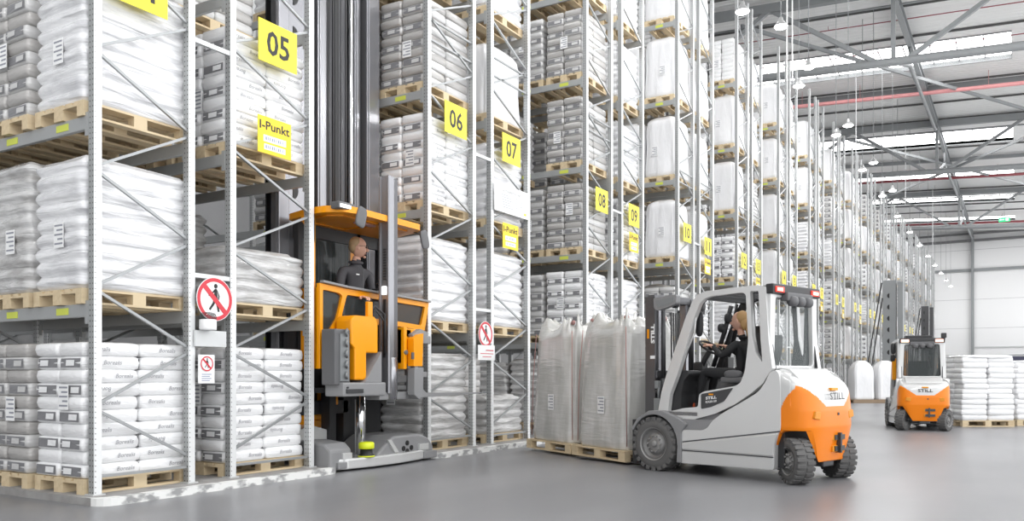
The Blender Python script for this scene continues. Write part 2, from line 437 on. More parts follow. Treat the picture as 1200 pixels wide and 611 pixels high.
# ------------------------------------------------------------------ light
w = bpy.data.worlds.new('world'); SC.world = w; w.use_nodes = True
w.node_tree.nodes['Background'].inputs[0].default_value = (.97, .985, 1, 1)
w.node_tree.nodes['Background'].inputs[1].default_value = 1.0
_n = w.node_tree.nodes; _l = w.node_tree.links
_wtc = _n.new('ShaderNodeTexCoord'); _sp = _n.new('ShaderNodeSeparateXYZ'); _rp = _n.new('ShaderNodeMapRange'); 
_rp.inputs['From Min'].default_value = -.2; _rp.inputs['From Max'].default_value = .95; _rp.inputs['To Min'].default_value = .75; _rp.inputs['To Max'].default_value = 2.3
_mm = _n.new('ShaderNodeMath'); _mm.operation = 'MULTIPLY'; _mm.inputs[1].default_value = -1
_l.new(_wtc.outputs['Generated'], _sp.inputs[0]); _l.new(_sp.outputs[1], _mm.inputs[0]); _l.new(_mm.outputs[0], _rp.inputs['Value'])
_l.new(_rp.outputs[0], _n['Background'].inputs[1])
def area(loc, rot, sx, sy, e, col=(1, 1, 1)):
    l = bpy.data.lights.new('light', 'AREA'); l.shape = 'RECTANGLE'; l.size = sx; l.size_y = sy; l.energy = e; l.color = col
    o = bpy.data.objects.new('area_light', l); COL.objects.link(o); o.location = loc; o.rotation_euler = rot
    return o
SC.view_settings.view_transform = 'Standard'; SC.view_settings.look = 'None'; SC.view_settings.exposure = 0.15; SC.view_settings.gamma = 1
SC.view_settings.use_curve_mapping = False
SC.cycles.use_denoising = True
try: SC.cycles.denoiser = 'OPENIMAGEDENOISE'
except Exception: pass
SC.cycles.max_bounces = 6; SC.cycles.diffuse_bounces = 4; SC.cycles.glossy_bounces = 3; SC.cycles.transparent_max_bounces = 8
SC.cycles.sample_clamp_indirect = 6; SC.cycles.caustics_reflective = False; SC.cycles.caustics_refractive = False
for x, y in ((14.7, 5.6), (8.4, 5.4), (2.0, 5.4), (14.7, -2.5), (8.4, -2.5), (21, -2.5), (2, -2.5), (30, -2.5), (100.5, -1.0), (100.5, 6.3)):  # unseen fill lights added for highlights; last pair gives the far wall's glow
    l_ = bpy.data.lights.new('lamp_or_fill_light', 'POINT'); l_.energy = (260 if x < 99 else 170); l_.shadow_soft_size = .25
    lo = bpy.data.objects.new('lamp_or_fill_light', l_); COL.objects.link(lo); lo.location = (x, y, 9.95 if x < 99 else 7.5)
# world fill enters through hall sides left unbuilt, made brighter from the right
# ------------------------------------------------------------------ racks
Y0 = 7.33
near_rows = [(4.63, 5.74), (6.20, 7.46), (9.76, 11.01), (11.46, 12.73), (14.98, 16.24), (16.70, 17.96)]
rows = list(near_rows)
for r in range(6, 36):
    n_, b_ = divmod(r, 2); x0 = 20.22 + 5.216 * (n_ - 3) + b_ * 1.65; rows.append((x0, x0 + 1.24))
LV_A = [0, 1.79, 3.55, 5.29, 7.05, 8.80, 10.6]
LV_G = [0, 1.97, 4.00, 6.08, 8.11, 10.10]
HP = 12.95
def rowname(r): return '%02d' % (r + 4)

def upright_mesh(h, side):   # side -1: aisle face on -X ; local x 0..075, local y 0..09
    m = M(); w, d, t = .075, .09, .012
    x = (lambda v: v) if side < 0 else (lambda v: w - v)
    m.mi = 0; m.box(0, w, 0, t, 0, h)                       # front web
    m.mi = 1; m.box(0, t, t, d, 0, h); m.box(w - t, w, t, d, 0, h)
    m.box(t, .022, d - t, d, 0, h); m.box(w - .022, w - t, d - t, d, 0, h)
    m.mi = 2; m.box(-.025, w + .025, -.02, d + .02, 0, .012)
    return m.mesh('upright', ['post_front_lit', 'post_side_shaded', 'galv'])
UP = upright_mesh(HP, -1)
def brace_nodes(r, h):
    # zig-zag: low node of the sequence on the left or on the right
    off = .25 if r % 2 == 0 else .26
    z = off; pts = []; left = (r % 2 == 1)
    while z < h - .2:
        pts.append((left, z)); left = not left; z += .56
    return pts
def bracing_bars(r, w, h, zmax):
    pts = brace_nodes(r, h); bars = []
    xl, xr = .06, w - .06
    for (la, za), (lb, zb) in zip(pts, pts[1:]):
        if za > zmax: break
        bars.append(((xl if la else xr, za + .04), (xl if lb else xr, zb - .02)))
    for zz in ((.17,) if r % 2 == 0 else (.13,)): bars.append(((xl, zz), (xr, zz)))
    for zz in (6.05, 6.35): bars.append(((xl, zz), (xr, zz)))
    return bars
def beam_mesh(L):
    m = M(); m.box(0, .045, 0, L, -.125, 0, bev=.006); m.box(-.006, .0, 0, .05, -.19, .03); m.box(-.006, .0, L - .05, L, -.19, .03)
    return m.mesh('beam', 'beam')
BL = 2.70; BEAM = beam_mesh(BL)
m = M(); m.box(-.004, 0, 0, .20, -.095, -.03); LABEL = m.mesh('location_label', 'lime')
for r, (x0, x1) in enumerate(rows):
    far = r >= 8
    nb = 2 if r < 6 else 1
    lv = LV_A if r < 6 else LV_G
    mx = 9.0 if r < 6 else 99
    t = thing('pallet_rack', 'grey galvanised steel pallet rack row marked with yellow sign %s' % rowname(r), 'rack', (x0, Y0, 0), 0, 'rows of pallet racking')
    W_ = x1 - x0
    for bi in range(nb + 1):
        y = bi * (BL + .09)
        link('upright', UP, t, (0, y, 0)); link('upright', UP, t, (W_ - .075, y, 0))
        bars = bracing_bars(r, W_, HP, HP)
        if far or bi:
            m = M()
            for (a, za), (b, zb) in bars: m.obox((a, y + .045, za), (b, y + .045, zb), .03, .028)
            part('bracing', m, 'brace_steel', t)
        else:
            for (a, za), (b, zb) in bars:
                if za > (9 if r > 3 else 6.5) : 
                    continue
                m = M(); m.obox((a, .045, za), (b, .045, zb), .03, .026); part('brace', m, 'brace_steel', t)
            m = M()
            for (a, za), (b, zb) in bars:
                if za > (9 if r > 3 else 6.5): m.obox((a, .045, za), (b, .045, zb), .03, .026)
            part('bracing', m, 'brace_steel', t)
    for bi in range(nb):
        y = bi * (BL + .09) + .09
        for li, z in enumerate(lv):
            if li == 0: continue
            if r < 4 and li > 4: continue
            a = link('beam', BEAM, t, (.0, y, z)); b = link('beam', BEAM, t, (W_ - .045, y, z))
            if r % 2 == 0 and r < 22:
                for j in range(3): link('location_label', LABEL, a, (0, .32 + .88 * j, 0))
# plinths under each pair of rows
for n in range(18):
    xa = rows[2 * n][0] - .12; xb = rows[2 * n + 1][1] + .16
    ya, yb = 7.04, 15.5; R = .16
    pts = [(xa, yb), (xa, ya + R)] + [(xa + R - R * cos(t), ya + R - R * sin(t)) for t in (.4, .8, 1.2)] + [(xa + R, ya), (xb - R, ya)] + [(xb - R + R * sin(t), ya + R - R * cos(t)) for t in (.4, .8, 1.2)] + [(xb, ya + R), (xb, yb)]
    m = M(); m.prism(pts, FZ, 0, 'Z')
    m.mi = 1
    q = pts[1:-1]
    o_ = .006
    inner = [(x + (.09 if x < (xa + xb) / 2 else -.09) * (1 if y > ya + .1 else 0), y + .10) for x, y in q]
    # painted edge strip: vertical face and a narrow strip on top
    for (ax, ay), (bx, by) in zip(q, q[1:]):
        m.poly([(ax, ay - o_, FZ), (bx, by - o_, FZ), (bx, by - o_, .004), (ax, ay - o_, .004)])
        m.poly([(ax, ay - o_, .004), (bx, by - o_, .004), (bx, by + .10, .004), (ax, ay + .10, .004)])
    struct(part('trim_%d' % (20 + n), m, ['concrete', 'kerb_paint']))
# ties between back-to-back rows
for n in range(9):
    xa = rows[2 * n][1]; xb = rows[2 * n + 1][0]
    for z, nm in ((2.14, 'lower'), (4.6, 'upper')):
        t = (rowname(2 * n), rowname(2 * n + 1))
        m = M(); m.box(xa, xb, Y0 + .01, Y0 + .05, z, z + .05, bev=.004)
        tag(part('rack_tie', m, 'galv'), '%s flat steel tie joining rack %s to rack %s' % (nm, t[0], t[1]), 'rack tie', 'rack ties')

# ------------------------------------------------------------------ pallets and loads
def pallet_mesh(L=1.2, W=.8):
    m = M()
    for i in range(5):
        wd = .145 if i % 2 == 0 else .10
        cy = -W / 2 + .0725 + (W - .145) * i / 4
        m.box(-L / 2, L / 2, cy - wd / 2, cy + wd / 2, .122, .144)
    for x in (-L / 2 + .0725, 0, L / 2 - .0725):
        m.box(x - .0725, x + .0725, -W / 2, W / 2, .10, .122)
        for y, wy in ((-W / 2 + .05, .1), (0, .145), (W / 2 - .05, .1)): m.box(x - .0725, x + .0725, y - wy / 2, y + wy / 2, .022, .10)
    for y, wy in ((-W / 2 + .05, .1), (0, .145), (W / 2 - .05, .1)): m.box(-L / 2, L / 2, y - wy / 2, y + wy / 2, 0, .022)
    return m.mesh('pallet', 'wood')
PALLET = pallet_mesh()

def add_sack(m, c, sx, sy, sz, seed, kind, lo=False, side=True):
    body = 0
    m.mi = body
    m.blob(c, (sx / 2, sy / 2, sz / 2), .34, .15, 20 if lo else 28, 6 if lo else 10, .022, seed)
    x, y, z = c
    rnd = random.Random(seed * 3 + 1)
    e = sx / 2 + .004; f = sy / 2 + .003
    if kind in ('print', 'grey'):
        # printed dark patch and a pale block on each end, script on the long sides
        for s in (-1, 1):
            m.mi = 1
            m.poly([(x + s * e, y - sy * .40, z - sz * .30), (x + s * e, y + sy * .40, z - sz * .30), (x + s * (e - .004), y + sy * .40, z + sz * .30), (x + s * (e - .004), y - sy * .40, z + sz * .30)])
            m.mi = 2
            yo = rnd.choice((-.16, 0, .14)) * sy
            m.poly([(x + s * (e + .004), y + yo - sy * .17, z - sz * .19), (x + s * (e + .004), y + yo + sy * .17, z - sz * .19), (x + s * e, y + yo + sy * .17, z + sz * .19), (x + s * e, y + yo - sy * .17, z + sz * .19)])
    if kind in ('print', 'plain') and side:
        m.mi = 3
        xo = rnd.choice((-.12, .0, .13)); sg = rnd.choice((1, 1, -1))
        add_text(m, 'Borealis', .19, .042, (x + xo, y - f - .004, z + .006), (sg, 0, rnd.uniform(-.03, .03)), (0, 0, sg), 0.0, .3)

KMATS = {'print': ['sack_white', 'sack_end', 'sack_white', 'sack_print'],
         'grey': ['sack_grey', 'sack_dark', 'sack_grey', 'sack_print'],
         'brown': ['sack_brown', 'sack_dark', 'sack_grey', 'sack_print'],
         'white': ['sack_white', 'sack_end', 'sack_white', 'sack_print']}
# single sacks shared by the near loads
SACK = {}
KMATS['plain'] = KMATS['print']; KMATS['stackgrey'] = ['sack_grey', 'sack_dark', 'sack_grey', 'sack_print']
for kind in ('print', 'grey', 'brown', 'white', 'plain'):
    for v in range(3):
        m = M(); add_sack(m, (0, 0, 0), .597, .397, .145, v + 5, kind); SACK[kind, v] = m.mesh('sack', KMATS[kind])
# whole stacks in one mesh for loads too far off to show their sacks
STACK = {}
for kind in ('print', 'grey', 'white'):
    for v in range(2):
        m = M(); rnd = random.Random(v + 3)
        for L_ in range(10):
            for ix in (-1, 1):
                for iy in (-1, 1):
                    add_sack(m, (ix * .3 + rnd.uniform(-.015, .015), iy * .2 + rnd.uniform(-.012, .012), .144 + .065 + .125 * L_), .597, .397, .145, rnd.randint(0, 999), kind if L_ % 2 == 0 else {'print': 'plain', 'grey': 'none', 'white': 'white'}[kind], True, side=(iy < 0))
        STACK[kind, v] = m.mesh('sack_stack', KMATS[kind])
# film-wrapped hull over a stack: rounded box bulging at every layer
def hull_mesh(h, L=1.18, W=.80, layers=10, amp=.034, seed=0, mt='film_white', top=.03):
    rnd = random.Random(seed); m = M(); nu = 56; rings = []
    n = layers * 5
    for j in range(n + 1):
        z = .144 + (h - .144) * j / n
        f = j / n * layers; bulge = amp * (abs(sin(pi * f)) - .5)
        inset = 0 if j < n - 1 else top
        off = rnd.uniform(-.003, .003) + (.006 * sin(f * 1.3 + seed))
        ring = []
        for i in range(nu):
            w = 2 * pi * i / nu; e = .16
            cx = math.copysign(abs(cos(w)) ** e, cos(w)); cy = math.copysign(abs(sin(w)) ** e, sin(w))
            k = .004 * sin(5 * w + f * 2 + seed)
            ring.append(m.bm.verts.new(((L / 2 + bulge - inset + k) * cx + off, (W / 2 + bulge - inset + k) * cy + off * .5, z + .012 * sin(3 * w + seed) * (j > n - 2))))
        rings.append(ring)
    for A, B in zip(rings, rings[1:]):
        for i in range(nu):
            f = m.bm.faces.new((A[i], A[(i + 1) % nu], B[(i + 1) % nu], B[i])); f.smooth = True
    for R_ in (rings[0], rings[-1]): m.bm.faces.new(R_)
    return m.mesh('wrapped_sack_stack', mt)
HULL = {('w', 0): hull_mesh(1.46, seed=1), ('w', 1): hull_mesh(1.40, seed=2, layers=9), ('g', 0): hull_mesh(1.45, seed=3, mt='film_grey'), ('g', 1): hull_mesh(1.38, seed=4, mt='film_grey', layers=8),
        ('low', 0): hull_mesh(.78, seed=5, layers=5, amp=.03, mt='film_grey', top=.09), ('tall', 0): hull_mesh(1.66, seed=6, layers=11)}
def bulk_mesh(h=1.74, L=1.1, W=.86, seed=0, mt='bag_white', dome=.84):
    rnd = random.Random(seed); m = M(); nu = 64; nv = 40; rings = []
    ph = [rnd.uniform(0, 6) for _ in range(5)]
    for j in range(nv + 1):
        t = j / nv; z = .144 + (h - .144) * t
        if t < dome: s = 1 - .05 * (t / dome) + .012 * sin(9 * t + ph[0]) - .05 * max(0, .05 - t) / .05
        else: s = .95 * max(.02, 1 - ((t - dome) / (1.01 - dome)) ** 2.4) ** .5
        e = .24 + .5 * max(0, t - .7)
        ring = []
        for i in range(nu):
            w = 2 * pi * i / nu
            cx = math.copysign(abs(cos(w)) ** e, cos(w)); cy = math.copysign(abs(sin(w)) ** e, sin(w))
            k = 1 + .012 * sin(11 * w + ph[1] + 2 * t) + .009 * sin(17 * w + ph[2] - 5 * t) + .02 * max(0, t - .7) * sin(7 * w + ph[3])
            ring.append(m.bm.verts.new((L / 2 * s * cx * k, W / 2 * s * cy * k, z)))
        rings.append(ring)
    for A, B in zip(rings, rings[1:]):
        for i in range(nu):
            f = m.bm.faces.new((A[i], A[(i + 1) % nu], B[(i + 1) % nu], B[i])); f.smooth = True
    for R_ in (rings[0], rings[-1]): m.bm.faces.new(R_)
    return m.mesh('bulk_bag', mt)
BULK = [bulk_mesh(1.76, seed=1), bulk_mesh(1.68, seed=2), bulk_mesh(1.72, seed=4)]
BULK_S = bulk_mesh(1.44, 1.12, .8, seed=3)
def paper_mesh(w=.16, h=.24):
    m = M(); m.box(-.003, 0, -w / 2, w / 2, -h / 2, h / 2)
    m.mi = 1
    for k, (a, b) in enumerate(((-.42, .42), (-.42, .2), (-.42, .42), (-.42, .1), (-.42, .42))):
        zz = h * (.38 - .18 * k); m.box(-.004, -.003, w * a, w * b, zz - h * .035, zz + h * .035)
    return m.mesh('shipping_label', ['paper', 'paper_ink'])
PAPER = paper_mesh()

KIND_TXT = {'print': ('pallet of white printed sacks', 'sack pallet'), 'grey': ('pallet of grey sacks', 'sack pallet'),
            'brown': ('pallet of brown-grey sacks', 'sack pallet'), 'white': ('pallet of plain white sacks', 'sack pallet'),
            'wrapw': ('white film-wrapped pallet', 'wrapped pallet'), 'wrapg': ('grey film-wrapped pallet', 'wrapped pallet'),
            'bulk': ('tall white bulk bag', 'bulk bag'), 'low': ('half-height film-wrapped pallet', 'wrapped pallet')}
DEPTH_TXT = ['outermost', 'second in', 'third in', 'fourth in', 'fifth in']
LEVEL_TXT = ['floor level', 'first beam level', 'second beam level', 'third beam level', 'fourth beam level', 'fifth beam level', 'sixth beam level']
def place_load(kind, loc, label, cat, group, detail, rz=0, seed=0, labelx=-.6, h=None):
    name = {'bulk': 'bulk_bag_load', 'low': 'wrapped_load', 'wrapw': 'wrapped_load', 'wrapg': 'wrapped_load'}.get(kind, 'sack_load')
    t = thing(name, label, cat, loc, rz, group)
    rnd = random.Random(seed)
    link('pallet', PALLET, t)
    if kind in ('print', 'grey', 'brown', 'white'):
        if detail:
            nl = 10
            for L_ in range(nl):
                for ix in (-1, 1):
                    for iy in (-1, 1):
                        kk = kind
                        if kind in ('grey', 'brown'): kk = 'brown' if L_ % 2 else 'grey'
                        if kind == 'print' and L_ % 2: kk = 'plain'
                        o = link('sack', SACK[kk, rnd.randint(0, 2)], t, (ix * .3 + rnd.uniform(-.015, .015), iy * .2 + rnd.uniform(-.01, .01), .144 + .065 + .1285 * L_))
                        o.rotation_euler = (0, 0, rnd.uniform(-.02, .02))
        else:
            link('sack_stack', STACK['grey' if kind == 'brown' else kind, rnd.randint(0, 1)], t)
        zl = .144 + .128 * rnd.randint(4, 6)
        link('shipping_label', PAPER, t, (-.618, rnd.uniform(-.18, .18), zl))
    elif kind == 'bulk':
        link('bulk_bag', rnd.choice(BULK) if h is None else h, t)
        link('shipping_label', PAPER, t, (-.562, rnd.uniform(-.1, .2), .8))
    else:
        me = {'wrapw': HULL['w', rnd.randint(0, 1)], 'wrapg': HULL['g', rnd.randint(0, 1)], 'low': HULL['low', 0]}[kind]
        link('wrapped_stack', me, t)
        if kind != 'low': link('shipping_label', PAPER, t, (-.612, rnd.uniform(-.18, .18), .144 + .13 * rnd.randint(4, 6)))
    return t
# what stands where (row, level, depth)
FIX = {
 (0, 0, 0): 'print', (0, 0, 1): 'brown', (0, 0, 2): 'brown', (0, 1, 0): 'wrapw', (0, 1, 1): 'wrapg', (0, 1, 2): 'wrapg', (0, 2, 0): 'wrapw', (0, 2, 1): 'grey', (0, 2, 2): 'grey',
 (1, 0, 0): 'print', (1, 0, 1): 'print', (1, 1, 0): 'low', (1, 1, 1): None, (1, 1, 2): 'wrapg', (1, 2, 0): 'print', (1, 2, 1): 'print', (1, 3, 0): None, (1, 3, 1): 'grey',
 (2, 0, 0): 'wrapg', (2, 0, 1): 'brown', (2, 1, 0): 'wrapw', (2, 1, 1): 'brown', (2, 2, 0): 'print', (2, 2, 1): 'print', (2, 3, 0): 'grey', (2, 3, 1): 'grey', (2, 4, 0): 'wrapw',
 (3, 0, 0): 'low', (3, 0, 1): 'grey', (3, 0, 2): 'grey', (3, 1, 0): 'wrapw', (3, 1, 1): 'wrapg', (3, 2, 0): 'wrapw', (3, 2, 1): 'print', (3, 3, 0): 'bulkS', (3, 3, 1): 'bulkS', (3, 4, 0): 'wrapw',
 (4, 0, 0): 'grey', (4, 1, 0): 'print', (4, 1, 1): 'grey', (4, 2, 0): 'grey', (4, 2, 1): 'grey', (4, 3, 0): 'grey', (4, 3, 1): None, (4, 4, 0): 'grey', (4, 4, 1): 'grey', (4, 5, 0): 'wrapw',
 (5, 1, 0): 'wrapw', (5, 2, 0): 'print', (5, 3, 0): 'wrapw', (5, 4, 0): 'wrapw', (5, 5, 0): 'wrapw',
 (6, 0, 0): 'grey', (6, 1, 0): 'grey', (6, 2, 0): 'bulk', (6, 3, 0): 'bulk', (6, 4, 0): 'bulk', (6, 5, 0): 'bulk',
 (7, 1, 0): 'print', (7, 2, 0): 'bulk', (7, 3, 0): 'bulk', (7, 4, 0): 'bulk', (8, 2, 0): 'print', (8, 3, 0): 'bulk', (8, 4, 0): 'bulk', (8, 5, 0): 'white', (8, 1, 0): 'wrapw',
 (10, 5, 0): 'bulk', (10, 4, 0): 'bulk', (10, 3, 0): 'bulk', (10, 2, 0): 'bulk', (11, 5, 0): 'bulk', (12, 5, 0): 'bulk', (12, 4, 0): 'bulk', (13, 5, 0): 'bulk',
}
HB = []
for r, (x0, x1) in enumerate(rows):
    lv = LV_A if r < 6 else LV_G
    depth = 4 if r < 4 else 3 if r < 8 else 2 if r < 16 else 1
    xc = (x0 + x1) / 2
    for li, z in enumerate(lv):
        if r < 2 and li > 3: continue
        if r < 4 and li > 4: continue
        if r < 6 and li > 5: continue
        if li == 0 and r >= 12 and r % 2 == 1: continue
        for j in range(depth):
            rnd = random.Random(r * 100 + li * 10 + j)
            kind = FIX.get((r, li, j), 'x')
            if kind is None: continue
            if kind == 'x':
                if r >= 6 and rnd.random() < (.05 if r < 20 else .12) : continue
                kind = rnd.choice(['print', 'grey', 'brown', 'wrapg', 'wrapw']) if r < 6 else rnd.choice(['bulk', 'bulk', 'bulk', 'print', 'white', 'wrapw', 'grey'] if li >= 2 else ['print', 'white', 'grey', 'bulk', 'wrapw'])
            det = (r < 4 and j < 2) or (r in (4, 5) and j < 1)
            y = Y0 + .10 + .43 + .88 * j + (.11 if j > 2 else 0)
            hh = None; k2 = kind
            if kind == 'bulkS': k2 = 'bulk'; hh = BULK_S
            txt, cat = KIND_TXT[k2]
            lab = '%s, rack %s, %s, %s' % (txt, rowname(r), LEVEL_TXT[li], DEPTH_TXT[j])
            place_load(k2, (xc + rnd.uniform(-.02, .02), y, z), lab, cat, 'pallet loads in the racks', det, 0, r * 1000 + li * 50 + j, h=hh)

# ------------------------------------------------------------------ signs on the rack ends
def board(name, label, x0, x1, z0, z1, mt_, y=7.312, cat='sign', group=None, t=.006):
    th = thing(name, label, cat, ((x0 + x1) / 2, y, (z0 + z1) / 2), 0, group)
    w, h = x1 - x0, z1 - z0
    m = M(); m.box(-w / 2, w / 2, -t, 0, -h / 2, h / 2); part('panel', m, mt_, th)
    return th, w, h
def texts(th, items, mt_, yo=-.0075, name='lettering'):
    m = M()
    for s, w, h, cx, cz, b in items: add_text(m, s, w, h, (cx, yo, cz), bold=b)
    return part(name, m, mt_, th)
offs = {0: (.18, 4.69), 1: (.37, 4.68), 2: (.38, 4.76), 3: (.31, 4.68), 4: (.37, 4.47), 5: (.33, 4.43), 6: (.32, 4.56), 7: (.35, 4.43)}
for r in range(28):
    dx, z = offs.get(r, (.33, 4.45))
    x = rows[r][0] + dx
    t, w, h = board('rack_number_sign', 'yellow square sign with black number %s on the rack end' % rowname(r), x, x + .585, z, z + .475, 'yellow', group='yellow rack number signs')
    texts(t, [(rowname(r), .345, .285, 0, 0, .02)], 'black', name='number')
    if r % 2 == 1 and r < 22:
        z = {1: 3.64, 3: 3.24, 5: 3.86}.get(r, 3.9); x = rows[r][0] + (.36 if r != 3 else .32)
        t, w, h = board('information_point_sign', 'orange-yellow I-Punkt sign under the number on rack %s' % rowname(r), x, x + .50, z, z + .42, 'yellow_warm', group='I-Punkt signs')
        texts(t, [('I-Punkt', .45, .10, 0, .11, .02)], 'black')
        m = M(); m.box(-.17, .17, -.0085, -.0062, -.075, .0); m.box(-.16, .16, -.0085, -.0062, -.165, -.10); part('text_plate', m, 'sign_white', t)
        m = M()
        for zz in (-.037, -.132):
            for q in range(9): m.box(-.14 + q * .031, -.14 + q * .031 + (.013 if q % 3 else .02), -.0095, -.0086, zz - .018, zz + .018)
        part('small_lettering', m, 'ink_blue', t)
# round no-pedestrian signs
def walker(m, s, y):
    def P(x, z): return (x * s, y, z * s)
    for poly in ([(-.02, .62), (.14, .62), (.2, .1), (-.1, .05)],            # torso
                 [(-.1, .08), (.08, .1), (-.02, -.28), (-.32, -.66), (-.44, -.60), (-.16, -.2)],
                 [(.0, .08), (.2, .12), (.24, -.26), (.34, -.70), (.20, -.74), (.08, -.26)],
                 [(-.02, .58), (.04, .48), (-.26, .24), (-.44, .14), (-.46, .24), (-.28, .34)],
                 [(.12, .6), (.2, .5), (.34, .2), (.30, -.02), (.22, .0), (.24, .2)]):
        m.poly([P(*p) for p in poly])
    m.poly([P(.06 + .13 * cos(a), .77 + .14 * sin(a)) for a in [2 * pi * k / 14 for k in range(14)]])
def ring(m, r0, r1, y, n=40):
    for k in range(n):
        a, b = 2 * pi * k / n, 2 * pi * (k + 1) / n
        m.poly([(r0 * cos(a), y, r0 * sin(a)), (r1 * cos(a), y, r1 * sin(a)), (r1 * cos(b), y, r1 * sin(b)), (r0 * cos(b), y, r0 * sin(b))])
def no_walk(label, x, y, z, R, fig=True, parent=None):
    if parent is None: t = thing('prohibition_sign', label, 'sign', (x, y, z))
    else: t = parent
    m = M(); m.lathe([(R, 0), (R, -.005)], (0 if parent is None else x, 0 if parent is None else y, 0 if parent is None else z), 'Y', 48); a = part('disc', m, 'sign_white', t)
    ox = (0, 0, 0) if parent is None else (x, y, z)
    m = M(); walker(m, R * .78, -.0062); part('pedestrian_symbol', m, 'black', t, ox)
    m = M(); ring(m, R * .80, R * .97, -.007); s = R * .085; q = R * .58
    m.poly([(-q - s, -.0072, q - s), (-q + s, -.0072, q + s), (q + s, -.0072, -q + s), (q - s, -.0072, -q - s)]); part('red_ring', m, 'sign_red', t, ox)
    return t
no_walk('large round red and white no-pedestrians sign between racks 04 and 05', 5.955, 7.29, 1.925, .232)
no_walk('round red and white no-pedestrians sign between racks 06 and 07', 11.225, 7.29, 1.775, .205)
t, w, h = board('notice_board', 'small white notice with red lines under the no-pedestrians sign by rack 07', 11.0, 11.49, 1.36, 1.60, 'sign_white', 7.285)
m = M(); m.box(-.02, .2, -.0075, -.0062, .03, .045); m.box(-.18, .2, -.0075, -.0062, -.02, -.01); m.box(-.12, .14, -.0075, -.0062, -.07, -.06); part('lettering', m, 'sign_red', t)
t, w, h = board('warning_notice', 'small upright white prohibition notice low between racks 04 and 05', 5.745, 5.95, 1.035, 1.335, 'sign_white', 7.29)
no_walk('', 0, -.0065, .055, .082, parent=t)
m = M()
for k in range(4): m.box(-.06, .06 - .02 * (k % 2), -.0085, -.0062, -.06 - .022 * k, -.052 - .022 * k)
part('lettering', m, 'ink_blue', t)
m = M(); m.box(-.20, .20, -.03, 0, -.085, .085, bev=.004)
tag(part('cover_plate', m, 'galv', None, (5.915, 7.325, 1.505)), 'blank pale grey steel plate bridging racks 04 and 05 below the round sign', 'plate')
t = thing('warning_beacon', 'white cylindrical beacon with dark cap on the post beside the round sign', 'beacon', (5.83, 7.24, 1.59))
m = M(); m.lathe([(.085, 0), (.088, .02), (.086, .11), (.07, .115)], (0, 0, 0), 'Z', 24); part('housing', m, 'sign_white', t)
m = M(); m.lathe([(.088, .112), (.09, .13), (.075, .175), (.03, .19)], (0, 0, 0), 'Z', 24); part('cap', m, 'glass_dark', t)
m = M(); m.box(-.03, .03, .06, .10, .02, .09); part('bracket', m, 'galv', t)
t, w, h = board('information_board', 'large white information board with small grey text on rack 07', 11.50, 12.66, 3.82, 4.28, 'sign_white', 7.295)
texts(t, [('LASTENVERTEILUNG', .62, .045, -.05, .13, .01)], 'grey_panel')
for k in range(6):
    m = M(); m.box(-.36, -.1 + .05 * (k % 3), -.0075, -.0062, .06 - .04 * k, .07 - .04 * k); m.box(.08, .14, -.0075, -.0062, .06 - .04 * k, .07 - .04 * k); m.box(.24, .28 + .03 * (k % 2), -.0075, -.0062, .06 - .04 * k, .07 - .04 * k); part('text_line', m, 'paper_ink', t)
m = M(); m.box(.36, .44, -.0075, -.0062, -.18, -.14); part('logo_patch', m, 'yellow', t)
# ------------------------------------------------------------------ forklift trucks
def rounded_poly(pts, r, seg=4):
    out = []; n = len(pts)
    for i in range(n):
        p = Vector(pts[i]); a = Vector(pts[i - 1]); b = Vector(pts[(i + 1) % n])
        da = (a - p); db = (b - p); rr = min(r, da.length * .45, db.length * .45)
        p0 = p + da.normalized() * rr; p1 = p + db.normalized() * rr
        for k in range(seg + 1):
            t = k / seg; q = p0 * (1 - t) ** 2 + p * 2 * t * (1 - t) + p1 * t * t; out.append((q.x, q.y))
    return out
def wheel(parent, c, R, W, side, steer=0, name='wheel'):
    """tyre with lugs, rim sub-part with bolts; side -1 faces -X"""
    m = M(); s = side
    prof = [(R * .52, -W / 2 + .02), (R * .60, -W / 2), (R * .86, -W / 2), (R * .96, -W / 2 + .03), (R * .965, W / 2 - .03), (R * .86, W / 2), (R * .60, W / 2), (R * .52, W / 2 - .02)]
    m.lathe(prof, (0, 0, 0), 'X', 48, caps=(False, False))
    n = 22
    for k in range(n):
        for q in (-1, 1):
            a = 2 * pi * (k + (.5 if q > 0 else 0)) / n
            m2 = Matrix.Rotation(a, 4, 'X')
            v0 = len(m.bm.verts)
            before = set(m.bm.verts)
            x0, x1 = (-W / 2 - .004, -.01) if q < 0 else (.01, W / 2 + .004)
            m.box(x0, x1, -R * .085, R * .085, R * .86, R, bev=.006)
            for v in m.bm.verts:
                if v not in before: v.co = m2 @ v.co
    t = part(name, m, 'rubber', parent, c, steer)
    m = M()
    o = s * W / 2
    f = lambda d: o - s * d
    m.lathe([(R * .62, f(-.004)), (R * .58, f(.0)), (R * .55, f(.045)), (R * .44, f(.07)), (R * .40, f(.07)), (R * .38, f(.03)), (R * .2, f(.02)), (R * .02, f(.02))], (0, 0, 0), 'X', 40, caps=(False, True))
    m.lathe([(R * .62, -o), (R * .5, -o + s * .03), (R * .02, -o + s * .05)], (0, 0, 0), 'X', 32, caps=(False, True))
    for k in range(10):
        a = 2 * pi * k / 10; m.lathe([(.012, f(.03)), (.012, f(.0)), (.006, f(-.003))], (0, R * .29 * cos(a), R * .29 * sin(a)), 'X', 8)
    m.lathe([(.045, f(.03)), (.04, f(.0)), (.02, f(-.005))], (0, 0, 0), 'X', 16)
    part('rim', m, 'rim', t)
    return t

